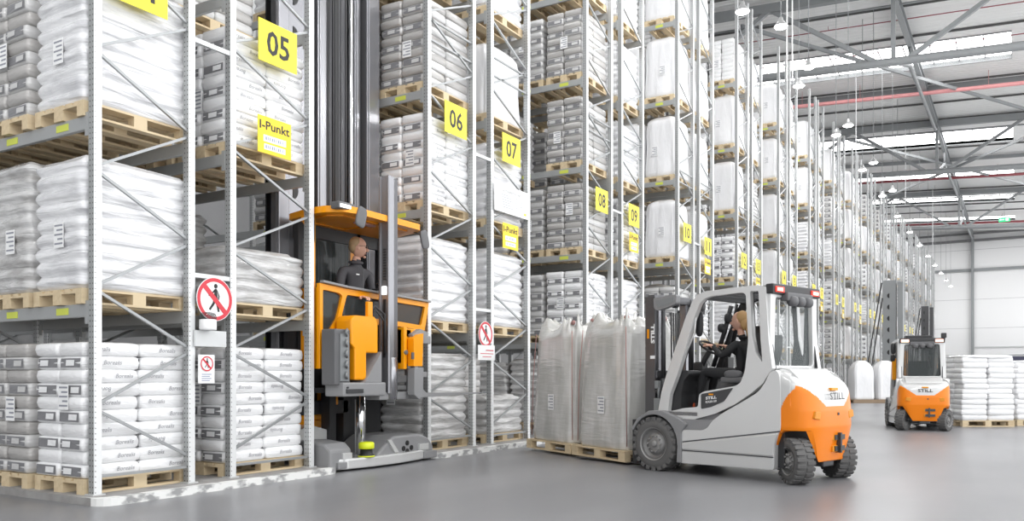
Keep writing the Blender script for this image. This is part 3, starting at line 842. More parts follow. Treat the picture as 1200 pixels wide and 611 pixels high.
def forklift(label, loc, heading, closed=False, lift=0.0, lights=True):
    T = thing('forklift_truck', label, 'forklift', loc, radians(heading - 90))
    XS = .60
    # ---- chassis body, the silver side panels
    side = [(-.43, .125), (-.41, .50), (-.44, .53), (-.70, .535), (-.78, .565), (-.845, .65), (-.95, .725), (-1.055, .785), (-1.25, .885), (-1.455, 1.0), (-1.54, 1.10), (-1.60, 1.22), (-1.68, 1.25), (-1.72, 1.20), (-1.735, 1.05), (-1.735, .83), (-1.735, .60), (-1.70, .54), (-1.66, .42), (-1.655, .145)]
    m = M(); m.prism(rounded_poly(side, .03, 3), -XS, XS, 'X')
    b = part('chassis', m, 'silver', T); bevel(b, .03, 3, 50)
    m = M()
    for s in (-1, 1):
        x = s * (XS + .001)
        for (a, c_) in (((-.43, .385), (-1.73, .575)), ((-.43, .283), (-1.65, .285)),):
            m.obox((x, a[0], a[1]), (x, c_[0], c_[1]), .010, .013, up=(0, 0, 1))
    part('panel_groove', m, 'dark_metal', T)
    # raised lower sill
    for s in (-1, 1):
        m = M(); m.prism([(-.42, .13), (-.42, .272), (-1.65, .272), (-1.65, .148)], s * XS - .012, s * XS + .022, 'X')
        bevel(part('side_sill', m, 'silver_light', T), .012)
        m = M(); m.prism([(-.42, .295), (-.42, .368), (-1.70, .555), (-1.66, .42), (-1.65, .295)], s * XS - .012, s * XS + .012, 'X')
        bevel(part('side_panel', m, 'silver_light', T), .012)
    # front fenders
    for s in (-1, 1):
        m = M(); arc = [(.365 * cos(a) , .335 + .385 * sin(a)) for a in [radians(q) for q in range(20, 201, 10)]]
        out = [(.44 * cos(a), .335 + .43 * sin(a)) for a in [radians(q) for q in range(30, 181, 10)]]
        poly = [(-.35, .13), (-.42, .13), (-.42, .50), (-.44, .535), (-.50, .60), (-.38, .665), (-.12, .755), (.08, .745), (.26, .65), (.37, .50)] + [(.35 * cos(radians(q)) * 1.03, .335 + .365 * sin(radians(q))) for q in range(25, 190, 11)]
        m.prism(poly, s * .62, s * .34, 'X'); bevel(part('fender', m, 'grey_panel', T), .012)
    # wheels
    for s in (-1, 1):
        wheel(T, (s * .50, 0, .335), .335, .25, s, 0, 'front_wheel')
        wheel(T, (s * .47, -1.84, .252), .252, .20, s, radians(-33), 'rear_wheel')
    m = M(); m.tube([(-.42, 0, .33), (.42, 0, .33)], .09, 12); m.box(-.34, .34, -.2, .2, .2, .5, bev=.02); part('drive_axle', m, 'dark_metal', T)
    m = M(); m.tube([(-.40, -1.84, .27), (.40, -1.84, .27)], .05, 10); m.box(-.30, .30, -1.92, -1.76, .20, .33, bev=.02); m.tube([(-.36, -1.93, .27), (.36, -1.93, .27)], .028, 8)
    m.box(-.12, .12, -1.98, -1.72, .17, .40, bev=.02); part('steer_axle', m, 'dark_metal', T)
    m = M(); m.box(-.52, .52, -1.74, -1.31, .17, .60); part('underbody', m, 'plastic', T)
    # ---- counterweight: curved orange shell with the silver shield
    m = M(); nu, nv = 150, 64
    yf, yr, wdt = -1.655, -2.06, .59
    def planpt(t, shrink=0):
        a = pi * t; e = .46
        cx = -math.copysign(abs(cos(a)) ** e, cos(a)); sy = abs(sin(a)) ** .62
        return (wdt - shrink) * cx, yf + (yr - yf + shrink) * sy
    grid = []
    for i in range(nu + 1):
        t = i / nu; col_ = []
        x0, y0 = planpt(t)
        ax = abs(x0)
        # lower edge: wheel arch at the flanks, tongue in the middle
        zb = .585
        if y0 > -1.75: zb = .40 + (.585 - .40) * max(0, min(1, (-1.655 - y0) / .095)) ** .5
        if y0 < -1.93:
            u = max(0., min(1., (.46 - ax) / .17)); zb = .585 - (.585 - .235) * (u * u * (3 - 2 * u))
        zt = 1.255 - .13 * max(0, min(1, (-1.72 - y0) / .33)) ** 1.2
        for j in range(nv + 1):
            v = j / nv; z = zb + (zt - zb) * v
            sh = 0
            top = (z - (zt - .16)) / .16
            if top > 0: sh += .13 * (1 - sqrt(max(0, 1 - top * top)))
            # waist of the silver shield and inward taper at the foot
            if z < .62: sh += .05 * (.62 - z) / .35
            x, y = planpt(t, sh)
            y += .12 * max(0, z - .80) if y0 < -1.85 else 0
            col_.append((x, y, z))
        grid.append(col_)
    V = [[m.bm.verts.new(p) for p in c_] for c_ in grid]
    def silver_at(x, z):
        return z > .845 and abs(x) < .215 + max(0, z - .86) * 1.45
    for i in range(nu):
        for j in range(nv):
            f = m.bm.faces.new((V[i][j], V[i + 1][j], V[i + 1][j + 1], V[i][j + 1])); f.smooth = True
            x = (grid[i][j][0] + grid[i + 1][j][0]) / 2; y = grid[i][j][1]; z = (grid[i][j][2] + grid[i][j + 1][2]) / 2
            if y < -1.88 and silver_at(x, z): f.material_index = 1
            elif y >= -1.88 and z > .83 + .34 * max(0, (-1.735 - y) / .3) ** .6: f.material_index = 1
    # top cap and inner bottom
    cap = [V[i][nv] for i in range(nu + 1)]
    f = m.bm.faces.new(cap); f.material_index = 1
    low = [V[i][0] for i in range(nu + 1)]
    f = m.bm.faces.new(list(reversed(low)))
    part('counterweight', m, ['orange', 'silver_light'], T)
    m = M(); m.box(-.45, .45, -1.93, -1.72, .60, 1.10); part('counterweight_core', m, 'amber_dark', T)
    # hitch slots, grips and the writing on the back
    m = M()
    for z in (.46, .335):
        m.box(-.03, .22, -2.045, -2.0, z, z + .075)
    for s in (-1, 1): m.prism([(s * .30, .79), (s * .42, .80), (s * .44, .72), (s * .33, .70)], -2.055, -2.0, 'Y')
    bevel(part('towing_slot', m, 'amber_dark', T), .008)
    m = M(); m.box(.07, .10, -2.085, -2.0, .325, .55); m.box(.0, .22, -2.057, -2.04, .47, .525); m.box(.0, .22, -2.057, -2.04, .345, .40); m.box(.04, .07, -2.07, -2.0, .745, .775); part('towing_pin', m, 'dark_metal', T)
    m = M(); add_text(m, 'STILL', .33, .078, (.0, -2.078, .96), (1, 0, 0), (0, .05, 1), .01); part('brand_lettering', m, 'plastic', T)
    m = M(); m.box(-.07, .07, -2.05, -2.0, 1.02, 1.05); part('brand_mark', m, 'amber', T)
    # ---- cab frame, one side outline with door and window holes
    outer = [(-.0, .70), (-.06, .98), (-.134, 1.19), (-.28, 1.54), (-.431, 1.896), (-.53, 2.09), (-.60, 2.155), (-.70, 2.185), (-1.08, 2.200), (-1.42, 2.205), (-1.51, 2.18), (-1.53, 1.95), (-1.555, 1.571), (-1.60, 1.265), (-1.479, 1.094), (-1.305, .967), (-1.103, .845), (-.847, .735), (-.543, .655), (-.291, .643), (-.134, .655)]
    door = [(-.16, .735), (-.19, .95), (-.30, 1.19), (-.42, 1.50), (-.543, 1.859), (-.635, 2.05), (-.70, 2.10), (-.80, 2.125), (-1.22, 2.135), (-1.262, 2.11), (-1.293, 1.579), (-1.25, 1.24), (-1.19, 1.10), (-1.12, 1.065), (-.70, .998), (-.625, .965), (-.605, .81), (-.40, .79)]
    win = [(-1.315, 2.14), (-1.425, 2.14), (-1.450, 1.60), (-1.475, 1.33), (-1.39, 1.44), (-1.345, 1.63)]
    for s in (-1, 1):
        m = M(); m.prism(outer, s * .54, s * .47, 'X', [rounded_poly(door, .025, 2), rounded_poly(win, .02, 2)]); bevel(part('cab_side_frame', m, 'silver', T), .012)
    for s in (-1, 1):
        m = M(); m.prism(rounded_poly([(-.655, .965), (-1.10, 1.045), (-.976, .885), (-.80, .815), (-.655, .785)], .02), s * .545, s * .46, 'X')
        part('side_plate', m, 'dark_metal', T)
    m = M(); add_text(m, 'STILL', .155, .035, (-.5475, -.80, .925), (0, -1, .12), (0, 0, 1), .04); add_text(m, 'RX60-50', .155, .028, (-.5475, -.80, .880), (0, -1, .12), (0, 0, 1), .02); part('side_lettering', m, 'sign_white', T)
    m = M(); m.box(-.548, -.545, -.83, -.765, .955, .972); part('side_mark', m, 'amber', T)
    m = M()
    for s in (-1, 1): m.prism(outer, s * .469, s * .455, 'X', [rounded_poly(door, .025, 2), rounded_poly(win, .02, 2)])
    m.box(-.44, -.40, -1.50, -1.40, 1.3, 2.1); m.prism([(.46, 1.28), (.30, 1.28), (.38, 1.45), (.41, 2.1), (.46, 2.1)], -1.49, -1.46, 'Y'); part('inner_lining', m, 'plastic', T)
    # floor plate and lower grey step
    m = M(); m.box(-.50, .50, -1.30, -.06, .66, .74); m.box(-.54, -.42, -.60, -.10, .70, .745); part('cab_floor', m, 'grey_panel', T)
    m = M(); m.box(-.585, .585, -.90, -.38, .50, .66); part('step', m, 'grey_panel', T)
    # roof bars
    m = M()
    m.box(-.5, .5, -.68, -.58, 2.10, 2.17, bev=.01); m.box(-.5, .5, -1.50, -1.38, 2.12, 2.20, bev=.01)
    for k in range(4): m.box(-.5, .5, -.80 - .15 * k, -.77 - .15 * k, 2.13, 2.17)
    part('roof_bars', m, 'dark_metal' if not closed else 'plastic', T)
    m = M(); m.box(-.5, .5, -1.36, -.66, 2.172, 2.178); part('roof_window', m, 'glass', T)
    # rear window frame
    m = M(); ow = [(-.53, 1.24), (.53, 1.24), (.50, 2.19), (-.50, 2.19)]; iw = rounded_poly([(-.43, 1.30), (.43, 1.30), (.40, 2.07), (-.40, 2.07)], .05)
    m.prism(ow, -1.56, -1.50, 'Y', [iw]); bevel(part('rear_frame', m, 'silver', T), .01)
    m = M(); m.box(-.41, .41, -1.52, -1.515, 1.29, 2.08); part('rear_window', m, 'glass_dark' if closed else 'glass', T)
    # lamp bar
    m = M(); m.box(-.52, .52, -1.60, -1.50, 2.10, 2.215, bev=.02); lb = part('lamp_bar', m, 'plastic', T)
    for s in (-1, 1):
        m = M(); m.box(s * .48, s * .30, -1.612, -1.59, 2.12, 2.185, bev=.006); part('tail_lamp', m, 'tail_red' if not closed else 'tail_glow', lb)
        m = M(); m.box(s * .45, s * .34, -1.616, -1.608, 2.135, 2.17); part('tail_lamp_lens', m, 'tail_glow', lb)
    m = M(); m.box(-.28, .28, -1.64, -1.54, 2.03, 2.13, bev=.02)
    for x in (-.16, .0, .17): m.blob((x, -1.63, 2.03), (.07, .06, .06), .8, .8, 14, 8)
    part('work_lamp', m, 'plastic_grey', lb)
    if closed:
        m = M(); m.box(-.30, .30, -1.2, -.75, 2.22, 2.30, bev=.02); m.box(-.40, .40, -1.05, -.95, 2.2, 2.24); part('roof_unit', m, 'plastic', T)
        m = M(); m.box(.44, .56, -1.58, -1.48, 2.22, 2.34, bev=.02); m.box(.47, .53, -1.55, -1.5, 2.18, 2.23); part('roof_camera', m, 'plastic', T)
        m = M(); m.blob((-.60, -1.1, 1.98), (.06, .08, .14), .6, .6, 14, 8); m.blob((-.58, -.9, 1.75), (.06, .07, .09), .6, .6, 14, 8); part('mirror', m, 'plastic', T)
    # hood under the rear window
    m = M(); m.prism([(-1.30, .75), (-1.30, 1.0), (-1.42, 1.14), (-1.50, 1.25), (-1.62, 1.275), (-1.74, 1.262), (-1.86, 1.16), (-1.86, .75)], -.42, .42, 'X'); bevel(part('hood', m, 'silver_light', T), .03, 3)
    # ---- dashboard, front wall, steering wheel, seat
    m = M(); m.prism(rounded_poly([(-.09, .74), (-.13, 1.20), (-.22, 1.245), (-.40, 1.25), (-.42, 1.20), (-.34, 1.12), (-.30, .95), (-.30, .74)], .02), -.46, .46, 'X')
    bevel(part('dashboard', m, 'plastic', T), .01)
    m = M(); m.tube([(-.08, -.28, 1.2), (-.06, -.36, 1.38), (-.05, -.44, 1.50)], .035, 10); m.box(-.13, .03, -.36, -.24, 1.2, 1.36, bev=.03)
    sw = part('steering_column', m, 'plastic', T)
    m = M(); c = Vector((-.05, -.46, 1.53)); n_ = Vector((0, -.55, .83)).normalized(); a_ = Vector((1, 0, 0)); b_ = n_.cross(a_)
    m.tube([c + (a_ * cos(q) + b_ * sin(q)) * .16 for q in [2 * pi * k / 24 for k in range(25)]], .016, 8)
    for q in (.3, 2.4, 4.5): m.tube([c, c + (a_ * cos(q) + b_ * sin(q)) * .16], .013, 6)
    m.blob(c, (.045, .045, .03), 1, 1, 12, 6); part('steering_wheel', m, 'plastic', sw)
    m = M(); m.box(-.27, .19, -1.20, -.70, 1.0, 1.12, bev=.04); m.box(-.30, .22, -1.25, -.78, .90, 1.0, bev=.02); st = part('seat', m, 'plastic_grey', T)
    m = M(); m.prism(rounded_poly([(-1.13, 1.08), (-1.02, 1.12), (-1.10, 1.40), (-1.20, 1.66), (-1.30, 1.68), (-1.30, 1.5), (-1.22, 1.2)], .04), -.27, .19, 'X'); bevel(part('backrest', m, 'plastic', st), .03, 3)
    m = M(); m.box(-.40, -.31, -1.15, -.82, 1.10, 1.17, bev=.025); m.blob((-.36, -.98, 1.20), (.05, .12, .05), .7, .7, 14, 8); m.box(.25, .36, -1.15, -.62, 1.20, 1.28, bev=.03); m.box(.28, .33, -.72, -.64, 1.26, 1.36, bev=.015); part('armrest', m, 'plastic_grey', st)
    # battery cover inside the cab
    m = M(); m.box(-.42, .42, -1.30, -.62, .74, .90, bev=.02); part('battery_cover', m, 'grey_panel', T)
    # far-side pillars, monitor and mirrors inside
    m = M(); m.tube([(.36, -.20, 1.30), (.38, -.36, 1.75), (.38, -.46, 2.08)], .03, 8); m.tube([(.40, -.34, 1.30), (.41, -.46, 1.8), (.42, -.52, 2.1)], .02, 8)
    m.blob((.38, -.42, 1.92), (.06, .05, .07), .8, .8, 14, 8); m.blob((.36, -.33, 1.80), (.05, .05, .06), .8, .8, 14, 8); m.box(.28, .34, -.98, -.74, 1.5, 1.8, bev=.01)
    m.box(.25, .38, -.50, -.44, 1.26, 1.42, bev=.01)
    part('display_arm', m, 'plastic', T)
    m = M(); m.tube([(-.50, -.44, 1.95), (-.50, -.55, 1.90), (-.50, -.53, 1.70), (-.50, -.40, 1.45), (-.50, -.22, 1.38)], .012, 8); part('grab_handle', m, 'silver_light', T)
    m = M(); m.blob((-.36, -.42, 1.93), (.05, .09, .10), .7, .7, 16, 8); m.blob((-.36, -.50, 1.82), (.04, .05, .16), .7, .7, 16, 8); part('inner_mirror', m, 'plastic', T)
    # ---- mast
    for s in (-1, 1):
        m = M(); x = s * .38
        m.box(x - .035, x + .035, .14, .30, .10, 2.20); bevel(part('mast_channel', m, 'mast_metal', T), .006)
        m = M(); x = s * .29
        m.box(x - .03, x + .03, .16, .27, .12, 2.12); bevel(part('inner_mast_channel', m, 'mast_light', T), .005)
        m = M(); m.tube([(s * .30, .09, .25), (s * .30, .09, 1.15)], .042, 14); m.tube([(s * .30, .09, 1.15), (s * .30, .09, 2.05)], .026, 14); part('lift_cylinder', m, 'dark_metal', T)
        m = M(); m.box(s * .17 - .012, s * .17 + .012, .20, .225, .4, 2.05); part('lift_chain', m, 'plastic', T)
        m = M(); m.tube([(s * .40, -.16, .78), (s * .40, .12, 1.00)], .035, 10); part('tilt_cylinder', m, 'dark_metal', T)
    m = M()
    for z in (.3, 2.12): m.box(-.41, .41, .15, .26, z, z + .10, bev=.01)
    m.box(-.40, .40, .12, .18, 1.15, 1.25, bev=.01); part('mast_crossbar', m, 'mast_metal', T)
    m = M()
    for k in range(4): m.tube([(-.12 + .05 * k, .12, .5), (-.12 + .05 * k, .10, 1.2), (-.11 + .05 * k, .12, 2.0)], .012, 6)
    for k in range(3): m.tube([(-.42, .08, .95 - .05 * k), (-.46, .0, .88 - .07 * k), (-.43, .02, .70 - .03 * k), (-.36, .10, .62)], .014, 6)
    part('hydraulic_hose', m, 'plastic', T)
    m = M(); m.box(-.47, -.40, .02, .12, .72, .90, bev=.01); m.box(-.48, -.42, .04, .10, 1.02, 1.12, bev=.01); m.tube([(-.455, .05, .90), (-.455, .05, 1.04)], .015, 10); m.tube([(-.46, .03, .66), (-.46, .03, .74)], .03, 10); part('valve_block', m, 'steel', T)
    # big rectangular lamp housing beside the mast head
    m = M(); o_ = rounded_poly([(.10, 2.165), (-.265, 2.188), (-.252, 2.07), (.03, 2.0), (.09, 2.03)], .03)
    m.prism(o_, -.50, -.42, 'X'); hb = part('headlamp_housing', m, 'grey_panel', T); bevel(hb, .012)
    m = M(); m.prism([(.065, 2.13), (-.22, 2.155), (-.215, 2.09), (.03, 2.035)], -.504, -.495, 'X'); part('lamp_glass', m, 'steel', hb)
    m = M(); m.prism([(.40, 2.17), (.02, 2.18), (.03, 2.0)], .42, .50, 'X'); m.blob((.34, -.02, 2.1), (.08, .05, .08), .8, .8, 14, 8); m.blob((-.34, -.12, 2.1), (.07, .05, .07), .8, .8, 14, 8); part('work_lamp', m, 'plastic', T)
    m = M()
    R_, U_ = (0, 0, 1), (0, 1, 0)
    add_text(m, 'STILL', .25, .062, (-.4165, .175, 1.72), (0, 0, 1), (0, 1, 0), .05); m.box(-.4165, -.4155, .14, .215, 1.40, 1.44); part('mast_lettering', m, 'sign_white', T)
    m = M(); m.box(-.4165, -.4155, .235, .265, 1.66, 1.78); part('mast_mark', m, 'amber', T)
    # carriage and forks
    z = lift
    m = M()
    m.box(-.46, .46, .38, .43, .34 + z, .44 + z, bev=.008); m.box(-.46, .46, .38, .43, .08 + z, .16 + z, bev=.008)
    for s in (-1, 1): m.box(s * .50, s * .42, .36, .44, .06 + z, .62 + z, bev=.008)
    m.box(-.30, -.24, .26, .40, .1 + z, .6 + z); m.box(.24, .30, .26, .40, .1 + z, .6 + z); part('fork_carriage', m, 'plastic', T)
    for s in (-1, 1):
        m = M(); m.prism([(.43, .50), (.475, .50), (.475, .06), (1.65, .035), (1.65, .02), (.43, .02)], s * .22 - .06, s * .22 + .06, 'X'); bevel(part('fork', m, 'mast_metal', T, (0, 0, z)), .006)
    return T
FORK1 = forklift('silver and orange electric forklift carrying two tall wrapped bags, driver in black', (10.41, 3.70, FZ), 72.9)
a_ = radians(14); cx, cy = 19.94, 1.74
cx, cy = 19.93, 1.73
FORK2 = forklift('silver and orange forklift with closed glass cab seen from behind, beside stacked sacks', (cx + 1.60 * cos(a_), cy + 1.60 * sin(a_), FZ), 14, closed=True)
FORK2.scale = (.87, .87, .90)
m = M(); m.box(-.475, -.47, -1.28, -.2, .8, 2.1); m.box(.47, .475, -1.28, -.2, .8, 2.1); m.box(-.46, .46, -.62, -.61, 1.25, 2.1); part('cab_glass', m, 'glass', FORK2)
m = M(); m.box(-.60, -.50, -.95, -.80, 1.2, 1.75, bev=.03); part('side_bin', m, 'amber', FORK2)
m = M(); m.box(.50, .60, -.95, -.80, 1.2, 1.45, bev=.03); part('side_bin', m, 'amber', FORK2)

# load on the forks: two pallets end to end with tall wrapped bags
PL = pallet_mesh(1.28, 1.06)
def tall_bag(seed):
    m = M(); nu, nv = 96, 60; rnd = random.Random(seed); ph = [rnd.uniform(0, 6) for _ in range(6)]
    L, W, h = 1.22, 1.00, 1.90; rings = []
    for j in range(nv + 1):
        t = j / nv; z = .146 + (h - .146) * t
        s = 1 - .10 * t - .03 * max(0, .06 - t) / .06
        if t > .88: s *= 1 - .20 * ((t - .88) / .12) ** 2
        e = .30 + .10 * t; ring = []
        for i in range(nu):
            w = 2 * pi * i / nu
            cx = math.copysign(abs(cos(w)) ** e, cos(w)); cy = math.copysign(abs(sin(w)) ** e, sin(w))
            k = 1 + .008 * sin(9 * w + ph[1] + 3 * t) + .006 * sin(15 * w + ph[2] - 4 * t)
            zz = z + (.09 * (sin(7 * w + ph[3]) * .6 + sin(12 * w + ph[4]) * .5 + .4 * sin(19 * w)) * max(0, t - .85) / .15) + (.10 * abs(cx * cy) ** 2 * max(0, t - .9) / .1)
            ring.append(m.bm.verts.new((L / 2 * s * cx * k, W / 2 * s * cy * k, zz)))
        rings.append(ring)
    for A, B in zip(rings, rings[1:]):
        for i in range(nu):
            f = m.bm.faces.new((A[i], A[(i + 1) % nu], B[(i + 1) % nu], B[i])); f.smooth = True
    # crumpled top
    prev = rings[-1]
    for k in range(1, 7):
        sc = 1 - k / 6.5; ring = []
        for i, v in enumerate(rings[-1]):
            w = 2 * pi * i / nu
            ring.append(m.bm.verts.new((v.co.x * sc, v.co.y * sc, h + (v.co.z - h) * sc + .05 * sin(5 * w + k * 1.3 + ph[5]) * (1 if k < 6 else 0) * .8 - .01 * k)))
        for i in range(nu):
            f = m.bm.faces.new((prev[i], prev[(i + 1) % nu], ring[(i + 1) % nu], ring[i])); f.smooth = True
        prev = ring
    m.bm.faces.new(prev); m.bm.faces.new(list(reversed(rings[0])))
    return m
ang = radians(59.9); ux, uy = cos(ang), sin(ang); rx, ry = uy, -ux
for i in range(2):
    d = .665 + i * 1.325
    px_, py_ = 10.16 + ux * d + rx * .55, 4.42 + uy * d + ry * .55
    t = thing('wrapped_bag_load', ['tall grey film-wrapped bag on the forks, nearer the forklift mast', 'tall grey film-wrapped bag on the forks, further from the forklift mast'][i], 'wrapped bag', (px_, py_, -.03), ang)
    link('pallet', PL, t)
    part('wrapped_bag', tall_bag(i + 3), 'bag_film', t)
    m = M()
    for sx in (-.47, .47):
        for sy in (-.36, .36): m.blob((sx * .86, sy * .9, 1.935), (.045, .03, .035), 1, 1, 12, 6, .15, i)
    part('lifting_loop', m, 'bag_loop', t)
    m = M()
    for sx in (-.575, .575): m.tube([(sx * 1.03, .46, .2), (sx * .99, .455, 1.0), (sx * .90, .42, 1.8)], .007, 5)
    part('seam_cord', m, 'bag_loop', t)
    o = link('shipping_label', PAPER, t, (-.05 if i else -.05, .500, .74), -pi / 2)
# ------------------------------------------------------------------ people
def figure(name, label, loc, rz, J, R, edges, matfn, root, head, face_mat='skin', sub=1):
    """one continuous body grown over a skeleton, head and face in the same mesh"""
    bm = bmesh.new(); lay = bm.verts.layers.skin.verify(); vs = {}
    for k, p in J.items():
        v = bm.verts.new(p); vs[k] = v
        r = R[k]; r = r if isinstance(r, tuple) else (r, r)
        v[lay].radius = r; v[lay].use_root = (k == root)
    for a, b in edges: bm.edges.new((vs[a], vs[b]))
    me = bpy.data.meshes.new('skeleton'); bm.to_mesh(me); bm.free()
    o = bpy.data.objects.new('skeleton', me); COL.objects.link(o)
    sk = o.modifiers.new('skin', 'SKIN'); sk.use_smooth_shade = True; sk.branch_smoothing = .6
    ss = o.modifiers.new('sub', 'SUBSURF'); ss.levels = 2; ss.render_levels = 2
    dg = bpy.context.evaluated_depsgraph_get(); ev = o.evaluated_get(dg); em = bpy.data.meshes.new_from_object(ev)
    bpy.data.objects.remove(o)
    m = M(); m.bm.from_mesh(em)
    for f in m.bm.faces: f.smooth = True; f.material_index = matfn(f.calc_center_median())
    head(m)
    return m

def head_geo(m, c, fwd, tilt, s=1.0, skin=0, dark=1, lip=2):
    """skull, jaw, nose, ears, eyes and mouth, facing fwd (unit xy)"""
    f = Vector((fwd[0], fwd[1], 0)).normalized(); up = (Vector((0, 0, 1)) + f * tilt).normalized(); f = (f - up * f.dot(up)).normalized(); r = f.cross(up)
    c = Vector(c)
    def W(x, y, z): return c + r * (x * s) + f * (y * s) + up * (z * s)
    nu, nv = 32, 22; rows = []; m.mi = skin
    for j in range(1, nv):
        el = -pi / 2 + pi * j / nv; row = []
        for i in range(nu):
            a = 2 * pi * i / nu; x, y, z = cos(el) * cos(a), cos(el) * sin(a), sin(el)
            X, Y, Z = .074 * x, .095 * y, .118 * z
            if z < 0:
                k = -z; X *= 1 - .38 * k * k; 
                if y < 0: Y *= 1 - .55 * k
                else: Y *= 1 - .08 * k; Y += .014 * k * y
            if y > .3 and -.2 < z < .25: Y -= .006 * (y - .3)
            if y > .8 and abs(x) < .45 and .0 < z < .2: Y -= .004
            row.append(m.bm.verts.new(W(X, Y, Z)))
        rows.append(row)
    vb = m.bm.verts.new(W(0, .02, -.118)); vt = m.bm.verts.new(W(0, 0, .118))
    for A, B in zip(rows, rows[1:]):
        for i in range(nu):
            g = m.bm.faces.new((A[i], A[(i + 1) % nu], B[(i + 1) % nu], B[i])); g.smooth = True; g.material_index = skin
    for i in range(nu):
        for q in ((vb, rows[0][(i + 1) % nu], rows[0][i]), (vt, rows[-1][i], rows[-1][(i + 1) % nu])):
            g = m.bm.faces.new(q); g.smooth = True; g.material_index = skin
    rot = Matrix((r, f, up)).transposed()
    m.blob(W(0, .104, -.018), (.013 * s, .024 * s, .020 * s), 1, 1, 12, 8, rot=rot)      # nose
    m.blob(W(0, .098, .006), (.007 * s, .010 * s, .026 * s), 1, 1, 10, 8, rot=rot)
    m.blob(W(0, .080, -.098), (.024 * s, .018 * s, .016 * s), 1, 1, 12, 8, rot=rot)      # chin
    for q in (-1, 1):
        m.blob(W(q * .075, -.005, -.005), (.008 * s, .020 * s, .032 * s), 1, 1, 10, 8, rot=rot)
        m.mi = dark; m.blob(W(q * .031, .088, .012), (.014 * s, .010 * s, .008 * s), 1, 1, 10, 6, rot=rot); m.blob(W(q * .032, .089, .034), (.020 * s, .009 * s, .005 * s), 1, 1, 10, 6, rot=rot); m.mi = skin
    m.mi = lip; m.blob(W(0, .086, -.058), (.026 * s, .014 * s, .007 * s), 1, 1, 12, 6, rot=rot); m.mi = skin
    return W, rot

def hand_edges(J, R, E, key, wrist, d, n, s=1.0, curl=.6, mirror=1):
    """palm and five bent fingers after the wrist joint; d forward, n back of the hand"""
    d = Vector(d).normalized(); n = Vector(n).normalized(); sd = d.cross(n).normalized() * mirror; w = Vector(J[wrist])
    J[key + 'p'] = w + d * .055 * s; R[key + 'p'] = (.030 * s, .016 * s); E.append((wrist, key + 'p'))
    for i, (off, ln) in enumerate(((-.030, .070), (-.010, .080), (.010, .075), (.029, .058))):
        b = w + d * .090 * s + sd * off * s
        a1 = b + (d * cos(.3 * curl) - n * sin(.3 * curl)) * ln * .45 * s; a2 = a1 + (d * cos(1.3 * curl) - n * sin(1.3 * curl)) * ln * .3 * s; a3 = a2 + (d * cos(2.1 * curl) - n * sin(2.1 * curl)) * ln * .28 * s
        pr_ = key + 'p'
        for q, p in enumerate((b, a1, a2, a3)):
            k = '%s%d%d' % (key, i, q); J[k] = p; R[k] = (.0105 - .001 * q) * s; E.append((pr_, k)); pr_ = k
    b = w + d * .035 * s - sd * .034 * s; a1 = b + (d * .7 - sd * .6 - n * .3) * .035 * s; a2 = a1 + (d * .8 - sd * .2 - n * .5) * .03 * s
    pr_ = key + 'p'
    for q, p in enumerate((b, a1, a2)):
        k = '%st%d' % (key, q); J[k] = p; R[k] = (.012 - .001 * q) * s; E.append((pr_, k)); pr_ = k

# ---- the driver: seated, local axes of the forklift
J, R, E = {}, {}, []
def jt(k, p, r, par=None):
    J[k] = Vector(p); R[k] = r
    if par: E.append((par, k))
cx = -.06
jt('pel', (cx, -.945, 1.215), (.155, .12)); jt('sp', (cx, -.965, 1.34), (.125, .10), 'pel'); jt('ch', (cx, -.945, 1.49), (.145, .105), 'sp'); jt('nb', (cx, -.915, 1.615), (.065, .06), 'ch')
jt('nk', (cx, -.895, 1.69), .046, 'nb'); jt('nt', (cx, -.875, 1.76), .045, 'nk')
for s_, k in ((-1, 'l'), (1, 'r')):
    jt(k + 's', (cx + s_ * .165, -.925, 1.565), .060, 'ch'); jt(k + 'u', (cx + s_ * .215, -.86, 1.48), .050, k + 's'); jt(k + 'e', (cx + s_ * .225, -.76, 1.42), .041, k + 'u')
    jt(k + 'f', (cx + s_ * .19, -.68, 1.48), .036, k + 'e'); jt(k + 'w', (cx + s_ * .145, -.585, 1.545), .027, k + 'f')
    jt(k + 'h', (cx + s_ * .095, -.90, 1.19), .085, 'pel'); jt(k + 'm', (cx + s_ * .12, -.68, 1.21), .078, k + 'h'); jt(k + 'k', (cx + s_ * .13, -.45, 1.235), .060, k + 'm')
    jt(k + 'c', (cx + s_ * .125, -.40, 1.06), .054, k + 'k'); jt(k + 'a', (cx + s_ * .12, -.36, .86), .036, k + 'c'); jt(k + 'b', (cx + s_ * .125, -.30, .80), .040, k + 'a'); jt(k + 't', (cx + s_ * .13, -.19, .785), .030, k + 'b')
    hand_edges(J, R, E, k + 'H', k + 'w', (-s_ * .15, .85, .25), (0, -.25, 1), 1.0, 1.0, -s_)
HM = ['skin', 'jacket_black', 'trousers', 'shoe', 'shoe_red', 'black', 'bag_loop', 'jacket']
def wm(c):
    if c.z > 1.675 and c.y > -1.2: return 0
    if c.z < .845: return 4 if c.z > .79 and c.y > -.33 else 3
    if c.y > -.595 and c.z > 1.45: return 0
    if c.z < 1.30 and c.y > -.85 or c.z < 1.22: return 2
    return 1
hd = {}
def whead(m): hd['W'], hd['rot'] = head_geo(m, (cx, -.865, 1.845), (-.10, 1), .04, .98, 0, 5, 6)
m = figure('driver', '', None, 0, J, R, E, wm, 'pel', whead)
ang_ = radians(72.9 - 90)
drv = thing('person', 'blonde person in black clothes sitting in the forklift, both hands at the steering wheel', 'person', (10.41, 3.70, FZ), ang_)
part('body', m, HM, drv)
W, rot = hd['W'], hd['rot']
m = M()
m.blob(W(0, -.042, .034), (.079, .078, .094), 1, 1, 28, 16, .02, 4, rot=rot)
m.blob(W(0, -.075, -.03), (.070, .050, .09), 1, 1, 20, 12, .04, 2, rot=rot)
